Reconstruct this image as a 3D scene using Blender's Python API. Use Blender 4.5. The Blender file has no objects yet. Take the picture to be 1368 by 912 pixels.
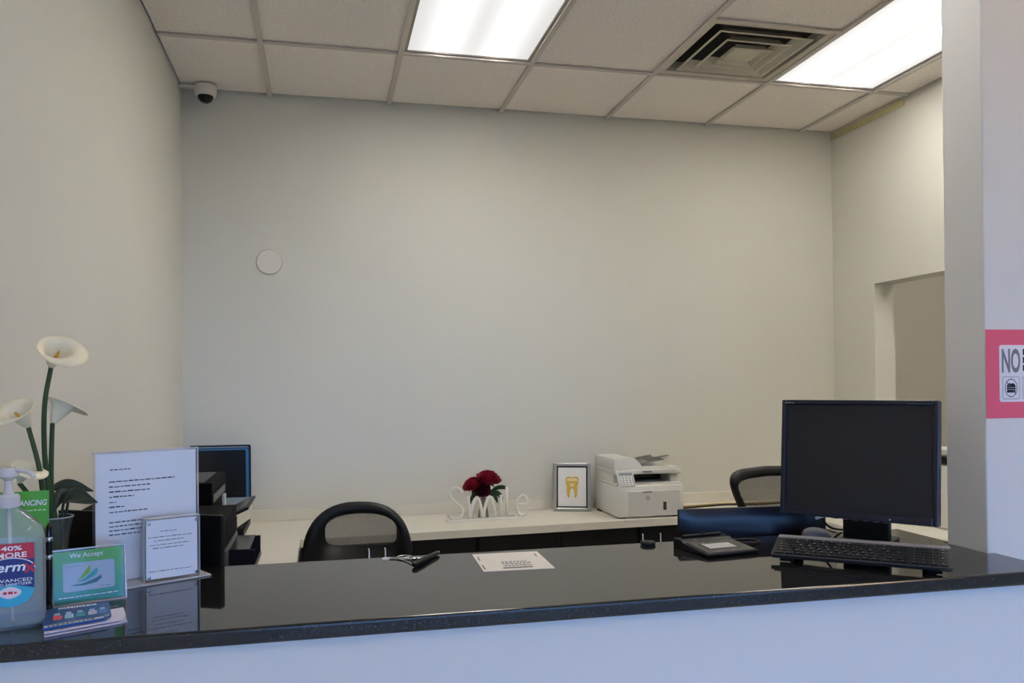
import bpy, bmesh, math, random
from mathutils import Matrix, Vector, Euler
random.seed(7)
scene = bpy.context.scene
COL = scene.collection
PI = math.pi

# ------------------------------------------------------------------ camera
YAW, PITCH, ROLL = 0.2275, 0.0067, -0.0090
FPX, CYPX = 1098.36, 51.2
CZ = 1.4925
cam = bpy.data.cameras.new('camera'); camo = bpy.data.objects.new('camera', cam); COL.objects.link(camo)
Fv = Vector((math.sin(YAW)*math.cos(PITCH), math.cos(YAW)*math.cos(PITCH), math.sin(PITCH)))
Rv = Vector((math.cos(YAW), -math.sin(YAW), 0)); Uv = Rv.cross(Fv)
R2 = Rv*math.cos(ROLL)+Uv*math.sin(ROLL); U2 = -Rv*math.sin(ROLL)+Uv*math.cos(ROLL)
M = Matrix(((R2.x, U2.x, -Fv.x, 0), (R2.y, U2.y, -Fv.y, 0), (R2.z, U2.z, -Fv.z, CZ), (0, 0, 0, 1)))
camo.matrix_world = M
cam.sensor_width = 36; cam.lens = FPX/1368*36; cam.shift_y = CYPX/1368
cam.clip_start = 0.02; cam.clip_end = 200
scene.camera = camo

# ------------------------------------------------------------------ sky, exposure
SKY = (0.22, 0.49, 1.05); SKY_STRENGTH = 8.2
LAMP_A, LAMP_B, LAMP_FILL, LAMP_LOBBY = 44.0, 33.0, 16.0, 43.0; LAMP_COLOR = (1.0, 0.95, 0.85); LOBBY_COLOR = (1.0, 0.66, 0.30)
world = bpy.data.worlds.new('World'); scene.world = world; world.use_nodes = True
bg = world.node_tree.nodes['Background']; bg.inputs[0].default_value = (*SKY, 1); bg.inputs[1].default_value = SKY_STRENGTH
vs = scene.view_settings
vs.view_transform = 'Standard'; vs.look = 'None'; vs.gamma = 1; vs.exposure = 0.29; vs.use_curve_mapping = False
try: scene.cycles.use_denoising = True
except Exception: pass

# room constants (metres)
D, H, XL, XR = 4.402, 2.9965, -0.680, 3.017
YF, YB, G = 1.517, 2.062, 1.07
PX, PYF, PYB = 1.5964, 1.714, 1.848
DZ = 0.807
X0, YC, TP = -0.2507, 3.7196, 0.61
YS = -3.2          # storefront
XO = 4.2           # outer side wall

# ------------------------------------------------------------------ helpers
def lin(c):
    return tuple((x/255/12.92) if x/255 <= .04045 else ((x/255+.055)/1.055)**2.4 for x in c)
MATS = {}
def mat(name, rgb, rough=.5, metal=0, spec=.5, noise=None, bump=None, coat=0, trans=0, ior=1.45, emit=None, alpha=None):
    """rgb in sRGB 0-255. noise=(scale, amount) colour mottling, bump=(scale, strength)"""
    if name in MATS: return MATS[name]
    m = bpy.data.materials.new(name); m.use_nodes = True; MATS[name] = m
    nt = m.node_tree; b = nt.nodes['Principled BSDF']
    col = lin(rgb)
    b.inputs['Base Color'].default_value = (*col, 1)
    b.inputs['Roughness'].default_value = rough; b.inputs['Metallic'].default_value = metal
    b.inputs['Specular IOR Level'].default_value = spec; b.inputs['Coat Weight'].default_value = coat
    b.inputs['Transmission Weight'].default_value = trans; b.inputs['IOR'].default_value = ior
    tc = None
    if noise or bump: tc = nt.nodes.new('ShaderNodeTexCoord')
    if noise:
        n = nt.nodes.new('ShaderNodeTexNoise'); n.inputs['Scale'].default_value = noise[0]; n.inputs['Detail'].default_value = 4
        nt.links.new(tc.outputs['Object'], n.inputs['Vector'])
        r = nt.nodes.new('ShaderNodeValToRGB')
        a = noise[1]
        r.color_ramp.elements[0].position = .3; r.color_ramp.elements[1].position = .7
        r.color_ramp.elements[0].color = (*[max(0, c*(1-a)) for c in col], 1)
        r.color_ramp.elements[1].color = (*[min(1, c*(1+a)) for c in col], 1)
        nt.links.new(n.outputs['Fac'], r.inputs[0]); nt.links.new(r.outputs[0], b.inputs['Base Color'])
    if bump:
        n2 = nt.nodes.new('ShaderNodeTexNoise'); n2.inputs['Scale'].default_value = bump[0]; n2.inputs['Detail'].default_value = 3
        nt.links.new(tc.outputs['Object'], n2.inputs['Vector'])
        bp = nt.nodes.new('ShaderNodeBump'); bp.inputs['Strength'].default_value = bump[1]; bp.inputs['Distance'].default_value = .002
        nt.links.new(n2.outputs['Fac'], bp.inputs['Height']); nt.links.new(bp.outputs[0], b.inputs['Normal'])
    if emit:
        b.inputs['Emission Color'].default_value = (*col, 1); b.inputs['Emission Strength'].default_value = emit
    return m
def clear_mat(name, rgb, opacity=.15, rough=.05, tint=(255, 255, 255), ior=1.45):
    """clear plastic: see-through sheet with a fresnel gloss and a little body colour"""
    if name in MATS: return MATS[name]
    m = bpy.data.materials.new(name); m.use_nodes = True; MATS[name] = m
    nt = m.node_tree; nt.nodes.remove(nt.nodes['Principled BSDF']); out = nt.nodes['Material Output']
    t = nt.nodes.new('ShaderNodeBsdfTransparent'); t.inputs[0].default_value = (*lin(tint), 1)
    d = nt.nodes.new('ShaderNodeBsdfDiffuse'); d.inputs[0].default_value = (*lin(rgb), 1)
    g = nt.nodes.new('ShaderNodeBsdfGlossy'); g.inputs['Roughness'].default_value = rough
    fr = nt.nodes.new('ShaderNodeFresnel'); fr.inputs[0].default_value = ior
    m1 = nt.nodes.new('ShaderNodeMixShader'); m1.inputs[0].default_value = opacity
    m2 = nt.nodes.new('ShaderNodeMixShader')
    nt.links.new(t.outputs[0], m1.inputs[1]); nt.links.new(d.outputs[0], m1.inputs[2])
    nt.links.new(fr.outputs[0], m2.inputs[0]); nt.links.new(m1.outputs[0], m2.inputs[1]); nt.links.new(g.outputs[0], m2.inputs[2])
    nt.links.new(m2.outputs[0], out.inputs[0])
    return m

class MB:
    def __init__(s): s.bm = bmesh.new()
    def _add(s, tmp, mtx=None):
        me = bpy.data.meshes.new('tmp'); tmp.to_mesh(me); tmp.free()
        if mtx is not None: me.transform(mtx)
        s.bm.from_mesh(me); bpy.data.meshes.remove(me); return s
    def box(s, lo, hi, bev=0, seg=2, mtx=None):
        t = bmesh.new(); bmesh.ops.create_cube(t, size=1)
        c = [(a+b)/2 for a, b in zip(lo, hi)]; d = [abs(b-a) for a, b in zip(lo, hi)]
        for v in t.verts: v.co = Vector((v.co.x*d[0]+c[0], v.co.y*d[1]+c[1], v.co.z*d[2]+c[2]))
        if bev: bmesh.ops.bevel(t, geom=t.edges[:], offset=min(bev, min(d)*.49), segments=seg, affect='EDGES', profile=.5)
        return s._add(t, mtx)
    def prism(s, pts, a, b, axis='z', bev=0, mtx=None):
        """polygon pts extruded from a to b along axis. axis z: pts=(x,y); y: pts=(x,z); x: pts=(y,z)"""
        f = {'z': lambda p, q: (p[0], p[1], q), 'y': lambda p, q: (p[0], q, p[1]), 'x': lambda p, q: (q, p[0], p[1])}[axis]
        t = bmesh.new()
        A = [t.verts.new(f(p, a)) for p in pts]; B = [t.verts.new(f(p, b)) for p in pts]
        n = len(pts)
        t.faces.new(A); t.faces.new(B[::-1])
        for i in range(n): t.faces.new((A[i], B[i], B[(i+1) % n], A[(i+1) % n]))
        bmesh.ops.recalc_face_normals(t, faces=t.faces[:])
        if bev: bmesh.ops.bevel(t, geom=t.edges[:], offset=bev, segments=2, affect='EDGES', profile=.5)
        return s._add(t, mtx)
    def lathe(s, prof, n=24, mtx=None, cap=True):
        t = bmesh.new(); rings = []
        for r, z in prof:
            if r < 1e-6: rings.append([t.verts.new((0, 0, z))])
            else: rings.append([t.verts.new((r*math.cos(2*PI*i/n), r*math.sin(2*PI*i/n), z)) for i in range(n)])
        for A, B in zip(rings, rings[1:]):
            for i in range(n):
                j = (i+1) % n
                if len(A) == 1 and len(B) > 1: t.faces.new((A[0], B[i], B[j]))
                elif len(B) == 1 and len(A) > 1: t.faces.new((A[i], A[j], B[0]))
                elif len(A) > 1: t.faces.new((A[i], A[j], B[j], B[i]))
        if cap:
            for q in (rings[0], rings[-1]):
                if len(q) > 1: t.faces.new(q)
        bmesh.ops.recalc_face_normals(t, faces=t.faces[:])
        return s._add(t, mtx)
    def tube(s, path, rad, n=8, cap=True, mtx=None, closed=False):
        path = [Vector(p) for p in path]; m = len(path)
        rad = [rad]*m if not hasattr(rad, '__len__') else rad
        t = bmesh.new(); rings = []; up = None
        for k in range(m):
            a = path[(k-1) % m if closed else max(k-1, 0)]; b = path[(k+1) % m if closed else min(k+1, m-1)]
            d = (b-a).normalized()
            if up is None:
                up = Vector((0, 0, 1)) if abs(d.z) < .9 else Vector((1, 0, 0))
            u = (up-d*up.dot(d)).normalized(); w = d.cross(u); up = u
            rings.append([t.verts.new(path[k]+(u*math.cos(2*PI*i/n)+w*math.sin(2*PI*i/n))*rad[k]) for i in range(n)])
        pr = list(zip(rings, rings[1:]))
        if closed: pr.append((rings[-1], rings[0]))
        for A, B in pr:
            for i in range(n): t.faces.new((A[i], A[(i+1) % n], B[(i+1) % n], B[i]))
        if cap and not closed: t.faces.new(rings[0][::-1]); t.faces.new(rings[-1])
        bmesh.ops.recalc_face_normals(t, faces=t.faces[:])
        return s._add(t, mtx)
    def grid(s, fn, nu, nv, mtx=None, thick=0):
        t = bmesh.new()
        V = [[t.verts.new(fn(i/nu, j/nv)) for j in range(nv+1)] for i in range(nu+1)]
        for i in range(nu):
            for j in range(nv): t.faces.new((V[i][j], V[i+1][j], V[i+1][j+1], V[i][j+1]))
        if thick: 
            bmesh.ops.recalc_face_normals(t, faces=t.faces[:])
            bmesh.ops.solidify(t, geom=t.faces[:], thickness=thick)
        return s._add(t, mtx)
    def build(s, name, m, parent=None, smooth=False, auto=None):
        me = bpy.data.meshes.new(name); s.bm.to_mesh(me); s.bm.free(); me.materials.append(m)
        if smooth:
            for p in me.polygons: p.use_smooth = True
            if auto is not None:
                try: me.set_sharp_from_angle(angle=math.radians(auto))
                except Exception: pass
        o = bpy.data.objects.new(name, me); COL.objects.link(o)
        if parent: o.parent = parent
        return o
def thing(name, label, cat, loc=(0, 0, 0), rz=0, group=None, rot=None):
    o = bpy.data.objects.new(name, None); COL.objects.link(o); o.empty_display_size = .05
    o.location = loc; o.rotation_euler = rot if rot else (0, 0, rz)
    return tag(o, label, cat, group)
def tag(o, label, cat, group=None):
    o['label'] = label; o['category'] = cat
    if group: o['group'] = group
    return o
def struct(o):
    o['kind'] = 'structure'; return o
def share(name, me, parent, loc=(0, 0, 0), scale=(1, 1, 1), rot=(0, 0, 0)):
    o = bpy.data.objects.new(name, me); COL.objects.link(o); o.parent = parent; o.location = loc; o.scale = scale; o.rotation_euler = rot
    return o
def text(name, s, m, parent, x0, x1, z0, z1, y, bold=0, shear=0, keep=False, mtx=None):
    """flat lettering fitted into the box x0..x1, z0..z1 on a plane of constant local y facing -y"""
    cu = bpy.data.curves.new('t', 'FONT'); cu.body = s; cu.offset = bold; cu.shear = shear; cu.resolution_u = 3
    ob = bpy.data.objects.new('t', cu); COL.objects.link(ob)
    dg = bpy.context.evaluated_depsgraph_get(); dg.update()
    me = bpy.data.meshes.new_from_object(ob.evaluated_get(dg)); bpy.data.objects.remove(ob); bpy.data.curves.remove(cu)
    xs = [v.co.x for v in me.vertices]; ys = [v.co.y for v in me.vertices]
    sx = (x1-x0)/(max(xs)-min(xs)); sy = (z1-z0)/(max(ys)-min(ys))
    if keep: sx = sy = min(sx, sy)
    cx = (min(xs)+max(xs))/2; cyy = (min(ys)+max(ys))/2
    for v in me.vertices:
        v.co = Vector(((x0+x1)/2+(v.co.x-cx)*sx, y, (z0+z1)/2+(v.co.y-cyy)*sy))
    if mtx is not None: me.transform(mtx)
    me.name = name; me.materials.clear(); me.materials.append(m)
    o = bpy.data.objects.new(name, me); COL.objects.link(o); o.parent = parent
    return o
def wordlines(mb, rows, y, h=.0016, rnd=None):
    """rows of dashes the length of words; rows = (x0, x1, z)"""
    rnd = rnd or random.Random(3)
    for x0, x1, z in rows:
        x = x0
        while x < x1-.002:
            w = min(rnd.uniform(.004, .013), x1-x)
            mb.box((x, y-.0002, z), (x+w, y, z+h*rnd.uniform(.7, 1.1))); x += w+.0022
    return mb
def rrect(w, h, r, n=5, cx=0, cy=0):
    pts = []
    for qx, qy, a0 in ((1, 1, 0), (-1, 1, 90), (-1, -1, 180), (1, -1, 270)):
        for i in range(n+1):
            a = math.radians(a0+90*i/n)
            pts.append((cx+qx*(w/2-r)+r*math.cos(a), cy+qy*(h/2-r)+r*math.sin(a)))
    return pts
def spline(pts, n=8):
    P = [Vector(p) for p in pts]; out = []
    P = [2*P[0]-P[1]]+P+[2*P[-1]-P[-2]]
    for i in range(1, len(P)-2):
        for k in range(n):
            t = k/n; a, b, c, d = P[i-1:i+3]
            out.append(.5*((2*b)+(-a+c)*t+(2*a-5*b+4*c-d)*t*t+(-a+3*b-3*c+d)*t**3))
    out.append(P[-2]); return out
def T(x=0, y=0, z=0): return Matrix.Translation((x, y, z))
def RX(a): return Matrix.Rotation(math.radians(a), 4, 'X')
def RY(a): return Matrix.Rotation(math.radians(a), 4, 'Y')
def RZ(a): return Matrix.Rotation(math.radians(a), 4, 'Z')

# ------------------------------------------------------------------ materials
wallm = mat('wall_paint', (218, 215, 205), .6, spec=.3, noise=(1.6, .015), bump=(160, .10))
whitewall = mat('lobby_paint', (212, 210, 208), .55, spec=.3, noise=(1.3, .012), bump=(160, .08))
floorm = mat('floor_tile_grey', (222, 215, 204), .4, noise=(6, .1))
desk_white = mat('white_laminate', (226, 221, 208), .35, noise=(20, .015))
blackcab = mat('black_laminate', (14, 14, 15), .45)
black_pl = mat('black_plastic', (10, 10, 12), .42, spec=.32, bump=(900, .05))
black_gl = mat('black_gloss', (9, 9, 11), .16)
grey_pl = mat('grey_plastic', (104, 102, 104), .4)
white_pl = mat('white_plastic', (226, 224, 218), .38)
chrome = mat('chrome', (215, 218, 222), .15, metal=1)
paper = mat('paper_white', (247, 246, 249), .7)
ink = mat('print_ink', (52, 52, 58), .7)
clear = clear_mat('clear_acrylic', (225, 228, 235), .02, .04, ior=1.18)
clear_edge = clear_mat('acrylic_edge', (236, 238, 244), .6, .1)

def tile_material():
    m = bpy.data.materials.new('ceiling_tile'); m.use_nodes = True; nt = m.node_tree; b = nt.nodes['Principled BSDF']
    b.inputs['Roughness'].default_value = .85; b.inputs['Specular IOR Level'].default_value = .1
    tc = nt.nodes.new('ShaderNodeTexCoord')
    v = nt.nodes.new('ShaderNodeTexVoronoi'); v.inputs['Scale'].default_value = 130
    n = nt.nodes.new('ShaderNodeTexNoise'); n.inputs['Scale'].default_value = 90; n.inputs['Detail'].default_value = 5
    nt.links.new(tc.outputs['Object'], v.inputs['Vector']); nt.links.new(tc.outputs['Object'], n.inputs['Vector'])
    r = nt.nodes.new('ShaderNodeValToRGB'); r.color_ramp.elements[0].position = .36; r.color_ramp.elements[1].position = .47
    r.color_ramp.elements[0].color = (*lin((232, 223, 213)), 1); r.color_ramp.elements[1].color = (*lin((245, 237, 228)), 1)
    nt.links.new(n.outputs['Fac'], r.inputs[0]); nt.links.new(r.outputs[0], b.inputs['Base Color'])
    bp = nt.nodes.new('ShaderNodeBump'); bp.inputs['Strength'].default_value = .2; bp.inputs['Distance'].default_value = .003
    nt.links.new(n.outputs['Fac'], bp.inputs['Height']); nt.links.new(bp.outputs[0], b.inputs['Normal'])
    return m
tilem = tile_material()
tbarm = mat('tbar_paint', (204, 195, 186), .5)

def granite_material():
    m = bpy.data.materials.new('black_granite'); m.use_nodes = True; nt = m.node_tree; b = nt.nodes['Principled BSDF']
    tc = nt.nodes.new('ShaderNodeTexCoord')
    n = nt.nodes.new('ShaderNodeTexNoise'); n.inputs['Scale'].default_value = 260; n.inputs['Detail'].default_value = 6
    nt.links.new(tc.outputs['Object'], n.inputs['Vector'])
    r = nt.nodes.new('ShaderNodeValToRGB'); e = r.color_ramp.elements
    e[0].position = .45; e[0].color = (.006, .006, .007, 1); e[1].position = .8; e[1].color = (.09, .08, .075, 1)
    k = e.new(.62); k.color = (.018, .016, .016, 1)
    nt.links.new(n.outputs['Fac'], r.inputs[0]); nt.links.new(r.outputs[0], b.inputs['Base Color'])
    gn = nt.nodes.new('ShaderNodeNewGeometry'); sx = nt.nodes.new('ShaderNodeSeparateXYZ'); nt.links.new(gn.outputs['True Normal'], sx.inputs[0])
    mr2 = nt.nodes.new('ShaderNodeMapRange'); mr2.inputs[1].default_value = .985; mr2.inputs[2].default_value = .998; mr2.inputs[3].default_value = .2; mr2.inputs[4].default_value = .035   # honed edge, polished top
    nt.links.new(sx.outputs[2], mr2.inputs[0]); nt.links.new(mr2.outputs[0], b.inputs['Roughness'])
    b.inputs['Specular IOR Level'].default_value = .55; b.inputs['IOR'].default_value = 1.55
    return m
granite = granite_material()

# ------------------------------------------------------------------ the room
struct(MB().box((XL-.12, YS-.12, -.1), (XO+.12, D+.12, 0)).build('floor', floorm))
struct(MB().box((XL-.12, YS, 0), (XL, D+.12, H+.05)).build('wall_left', wallm))
struct(MB().box((XL, D, 0), (XO, D+.12, H+.04)).build('wall_back', wallm))
b = MB()
OY0, OY1, OZ0, OZ1 = 2.75, 4.02, .96, 2.043
b.box((XR, PYB, 0), (XR+.129, OY0, H+.04)); b.box((XR, OY1, 0), (XR+.129, D, H+.04))
b.box((XR, OY0, 0), (XR+.129, OY1, OZ0)); b.box((XR, OY0, OZ1), (XR+.129, OY1, H+.04))
struct(b.build('wall_right', wallm))
struct(MB().box((PX, PYF, 0), (XO, PYB, H), .004).build('wall_front', whitewall))
struct(MB().box((XO, YS, 0), (XO+.12, D+.12, H+.05)).build('wall_outer', wallm))
struct(MB().box((XL, YF+.018, 0), (1.612, YF+.14, G-.03)).build('wall_counter', whitewall))
struct(MB().box((-25, -40, -.12), (30, YS-.12, -.06)).build('ground', mat('asphalt', (70, 68, 66), .9, noise=(3, .1))))
# storefront with three tall window openings behind the camera
b = MB(); WZ0, WZ1 = .35, 2.2
wins = [(-.5, .9), (1.05, 2.45), (2.6, 4.0)]
b.box((XL, YS-.12, 0), (XO, YS, WZ0)); b.box((XL, YS-.12, WZ1), (XO, YS, H+.04))
xs = [XL]+[v for w in wins for v in w]+[XO]
for i in range(0, len(xs), 2): b.box((xs[i], YS-.12, WZ0), (xs[i+1], YS, WZ1))
struct(b.build('wall_storefront', whitewall))
paneglass = clear_mat('window_pane', (230, 235, 240), .02, .02)
framem = mat('bronze_frame', (60, 56, 52), .4, metal=.6)
for i, (a, c) in enumerate(wins):
    fr = MB()
    fr.box((a, YS-.09, WZ0), (a+.05, YS-.03, WZ1)); fr.box((c-.05, YS-.09, WZ0), (c, YS-.03, WZ1))
    fr.box((a+.05, YS-.09, WZ0), (c-.05, YS-.03, WZ0+.05)); fr.box((a+.05, YS-.09, WZ1-.05), (c-.05, YS-.03, WZ1))
    w = struct(fr.build('window_%d' % (i+1), framem))
    MB().box((a+.05, YS-.063, WZ0+.05), (c-.05, YS-.057, WZ1-.05)).build('pane', paneglass, w)
    lp = bpy.data.lights.new('window_portal', 'AREA'); lp.shape = 'RECTANGLE'; lp.size = c-a-.1; lp.size_y = WZ1-WZ0-.1
    lp.cycles.is_portal = True
    lo = bpy.data.objects.new('window_portal', lp); COL.objects.link(lo)
    lo.location = ((a+c)/2, YS-.10, (WZ0+WZ1)/2); lo.rotation_euler = (-PI/2, 0, 0)

# ceiling: slab, grid of inverted tees and lay-in tiles
ceil = struct(MB().box((XL-.12, YS-.12, H+.06), (XO+.12, D+.12, H+.16)).build('ceiling', mat('plenum_dark', (60, 56, 52), .9)))
cols = [(XL+.004, X0)]+[(X0+TP*i, X0+TP*(i+1)) for i in range(5)]+[(X0+TP*5, XR-.004)]
lobcols = [(X0+TP*5, X0+TP*6), (X0+TP*6, X0+TP*7), (X0+TP*7, XO-.004)]
B2 = 1.22
rows_open = [(YC, D-.014), (YC-B2, YC), (YC-2*B2, YC-B2), (YC-3*B2, YC-2*B2), (YC-4*B2, YC-3*B2), (YC-5*B2, YC-4*B2), (YS+.004, YC-5*B2)]
def ceil_cells():
    for ci, c in enumerate(cols):
        for ri, r in enumerate(rows_open):
            if ri == 2 and c[0] > 1.5:
                yield ci, ri, c, (PYB+.003, r[1]); yield ci, 99, c, (r[0], PYF-.003)
            elif ri > 2 and ci == 6: yield ci, ri, lobcols[0], r
            else: yield ci, ri, c, r
    for c in lobcols[1:]:
        for ri, r in enumerate(rows_open[2:]):
            yield 8, ri, c, (r[0], min(r[1], PYF-.003))
LIGHTS = {(2, 1), (5, 1), (3, 2), (5, 3), (2, 4)}
light_cells, vent_cell = [], None
tmesh = {}
def tile(c, r):
    w, d = round(c[1]-c[0]-.008, 4), round(r[1]-r[0]-.008, 4)
    if (w, d) not in tmesh:
        bm = MB(); bm.box((-w/2, -d/2, 0), (w/2, d/2, .015), .003, 1); o = bm.build('ceiling_tile', tilem, ceil)
        tmesh[(w, d)] = o.data
    else: o = share('ceiling_tile', tmesh[(w, d)], ceil)
    o.location = ((c[0]+c[1])/2, (r[0]+r[1])/2, H+.006)
for ci, ri, c, r in ceil_cells():
    if (ci, ri) in LIGHTS: light_cells.append((ci, ri, c, r)); continue
    if (ci, ri) == (4, 1):
        vent_cell = (c, (YC-TP, YC)); tile(c, (r[0], YC-TP)); continue
    tile(c, r)
for i in range(7):       # long tees
    x = X0+TP*i
    if i < 3: MB().box((x-.012, YS, H-.005), (x+.012, D-.003, H+.003)).build('tee_bar', tbarm, ceil)
    else:
        if i < 6: MB().box((x-.012, PYB, H-.005), (x+.012, D-.003, H+.003)).build('tee_bar', tbarm, ceil)
        MB().box((x-.012, YS, H-.005), (x+.012, PYF, H+.003)).build('tee_bar', tbarm, ceil)
for y in [r[0] for r in rows_open[:-1]]:
    x1 = XR if y > PYB else XO
    xs = [XL]+[X0+TP*i for i in range(9) if X0+TP*i < x1-.05]+[x1]
    for a, c in zip(xs, xs[1:]):
        MB().box((a+.012, y-.012, H-.0047), (c-.012, y+.012, H+.0032)).build('tee_bar', tbarm, ceil)
MB().box((vent_cell[0][0]+.012, YC-TP-.012, H-.0047), (vent_cell[0][1]-.012, YC-TP+.012, H+.0032)).build('tee_bar', tbarm, ceil)
struct(MB().box((XR+.129, PYB, H), (XO, D, H+.03)).build('ceiling_hall', tbarm))
# pale yellow strip where the right wall meets the ceiling
struct(MB().box((XR-.006, YC+.04, H-.040), (XR-.0005, D-.001, H-.004), .001, 1).build('trim_1', mat('yellowed_strip', (206, 196, 150), .6, noise=(30, .08))))

# ------------------------------------------------------------------ ceiling lights
def lens_material(name, peak, color, glow=.58):
    """prismatic diffuser: two fluorescent tubes glow through it"""
    m = bpy.data.materials.new(name); m.use_nodes = True; nt = m.node_tree; b = nt.nodes['Principled BSDF']
    b.inputs['Base Color'].default_value = (.30, .30, .30, 1); b.inputs['Roughness'].default_value = .5
    tc = nt.nodes.new('ShaderNodeTexCoord'); sp = nt.nodes.new('ShaderNodeSeparateXYZ'); nt.links.new(tc.outputs['Generated'], sp.inputs[0])
    r = nt.nodes.new('ShaderNodeValToRGB'); e = r.color_ramp.elements; r.color_ramp.interpolation = 'EASE'
    e[0].position = 0; e[0].color = (0, 0, 0, 1); e[1].position = 1; e[1].color = (0, 0, 0, 1)
    for p, c in ((.22, .0), (.29, 1), (.36, 0), (.65, 0), (.72, 1), (.79, 0)):
        k = e.new(p); k.color = (c, c, c, 1)
    nt.links.new(sp.outputs[0], r.inputs[0])
    ck = nt.nodes.new('ShaderNodeTexChecker'); ck.inputs['Scale'].default_value = 1
    mp = nt.nodes.new('ShaderNodeMapping'); mp.inputs['Scale'].default_value = (45, 90, 1); nt.links.new(tc.outputs['Object'], mp.inputs[0]); nt.links.new(mp.outputs[0], ck.inputs['Vector'])
    ck.inputs[1].default_value = (.90, .90, .90, 1); ck.inputs[2].default_value = (.80, .80, .80, 1)
    ma = nt.nodes.new('ShaderNodeMath'); ma.operation = 'MULTIPLY_ADD'; ma.inputs[1].default_value = peak
    r2 = nt.nodes.new('ShaderNodeValToRGB'); e2 = r2.color_ramp.elements; r2.color_ramp.interpolation = 'EASE'   # tubes stop short of the ends
    e2[0].position = .012; e2[0].color = (0, 0, 0, 1); e2[1].position = .988; e2[1].color = (0, 0, 0, 1)
    for p in (.05, .95):
        k = e2.new(p); k.color = (1, 1, 1, 1)
    nt.links.new(sp.outputs[1], r2.inputs[0])
    mu = nt.nodes.new('ShaderNodeMath'); mu.operation = 'MULTIPLY'; nt.links.new(r.outputs[0], mu.inputs[0]); nt.links.new(r2.outputs[0], mu.inputs[1])
    nt.links.new(mu.outputs[0], ma.inputs[0])
    r3 = nt.nodes.new('ShaderNodeValToRGB'); e3 = r3.color_ramp.elements; r3.color_ramp.interpolation = 'EASE'   # soft glow either side of a tube
    e3[0].position = .02; e3[0].color = (0, 0, 0, 1); e3[1].position = .98; e3[1].color = (0, 0, 0, 1)
    for p, c in ((.29, 1), (.505, .15), (.72, 1)):
        k = e3.new(p); k.color = (c, c, c, 1)
    nt.links.new(sp.outputs[0], r3.inputs[0])
    mr_ = nt.nodes.new('ShaderNodeMapRange'); mr_.inputs[3].default_value = glow*.92; mr_.inputs[4].default_value = glow
    nt.links.new(ck.outputs['Fac'], mr_.inputs[0]); 
    ad_ = nt.nodes.new('ShaderNodeMath'); ad_.operation = 'MULTIPLY_ADD'; ad_.inputs[1].default_value = glow*.65
    nt.links.new(r3.outputs[0], ad_.inputs[0]); nt.links.new(mr_.outputs[0], ad_.inputs[2]); nt.links.new(ad_.outputs[0], ma.inputs[2])
    mx = nt.nodes.new('ShaderNodeMix'); mx.data_type = 'RGBA'; mx.inputs[6].default_value = (1, .99, .98, 1); mx.inputs[7].default_value = (*color, 1)
    nt.links.new(r.outputs[0], mx.inputs[0]); nt.links.new(mx.outputs[2], b.inputs['Emission Color']); nt.links.new(ma.outputs[0], b.inputs['Emission Strength'])
    return m
lens_of = {(2, 1): lens_material('prismatic_lens', LAMP_A, LAMP_COLOR), (5, 1): lens_material('prismatic_lens_clear', LAMP_B, LAMP_COLOR, .66),
           (3, 2): lens_material('added_panel_lens', LAMP_FILL, LAMP_COLOR), (5, 3): lens_material('lobby_lens', LAMP_LOBBY, LOBBY_COLOR)}  # panel over the counter is added out of frame as extra fill light
lens_of[(2, 4)] = lens_of[(5, 3)]
lightlabels = {(2, 1): 'lit fluorescent ceiling panel with plain tiles on both sides, away from the vent',
               (5, 1): 'lit fluorescent ceiling panel beside the square air vent',
               (3, 2): 'unseen ceiling panel over the granite counter, added to brighten the office',
               (2, 4): 'lit fluorescent ceiling panel in the lobby halfway to the storefront windows',
               (5, 3): 'lit fluorescent ceiling panel over the lobby in front of the sign wall'}
for ci, ri, c, r in light_cells:
    cx, cy = (c[0]+c[1])/2, (r[0]+r[1])/2
    w, d = c[1]-c[0]-.028, r[1]-r[0]-.028
    t = thing('ceiling_light', lightlabels[(ci, ri)], 'ceiling light', (cx, cy, H), 0, 'fluorescent panels in the ceiling grid')
    hb = MB(); hb.box((-w/2, -d/2, .045), (w/2, d/2, .055))
    for s in (-1, 1):
        hb.box((s*w/2-.004, -d/2, .006), (s*w/2+.004, d/2, .045)); hb.box((-w/2, s*d/2-.004, .006), (w/2, s*d/2+.004, .045))
    hb.build('housing', white_pl, t)
    fb = MB()
    for s in (-1, 1):
        fb.box((s*(w/2-.006)-.006, -d/2, .003), (s*(w/2-.006)+.006, d/2, .008)); fb.box((-w/2+.012, s*(d/2-.006)-.006, .003), (w/2-.012, s*(d/2-.006)+.006, .008))
    fb.build('frame', mat('lamp_frame', (150, 142, 136), .4), t)
    MB().box((-w/2+.010, -d/2+.010, .0085), (w/2-.010, d/2-.010, .0125)).build('lens', lens_of[(ci, ri)], t)

t = thing('ceiling_light', 'small round lamp added out of view to brighten the hallway', 'ceiling light', (3.66, 2.5, H), 0)  # invented lamp, out of view, lifts the dark hall behind the opening
MB().lathe([(.15, 0), (.15, -.03), (.13, -.035)], 28).build('housing', white_pl, t, True, 40)
MB().lathe([(.13, -.034), (.10, -.07), (.05, -.085), (0, -.09)], 28, cap=False).build('shade', mat('added_lamp_shade', (255, 250, 242), .5, emit=48.0), t, True)

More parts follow.
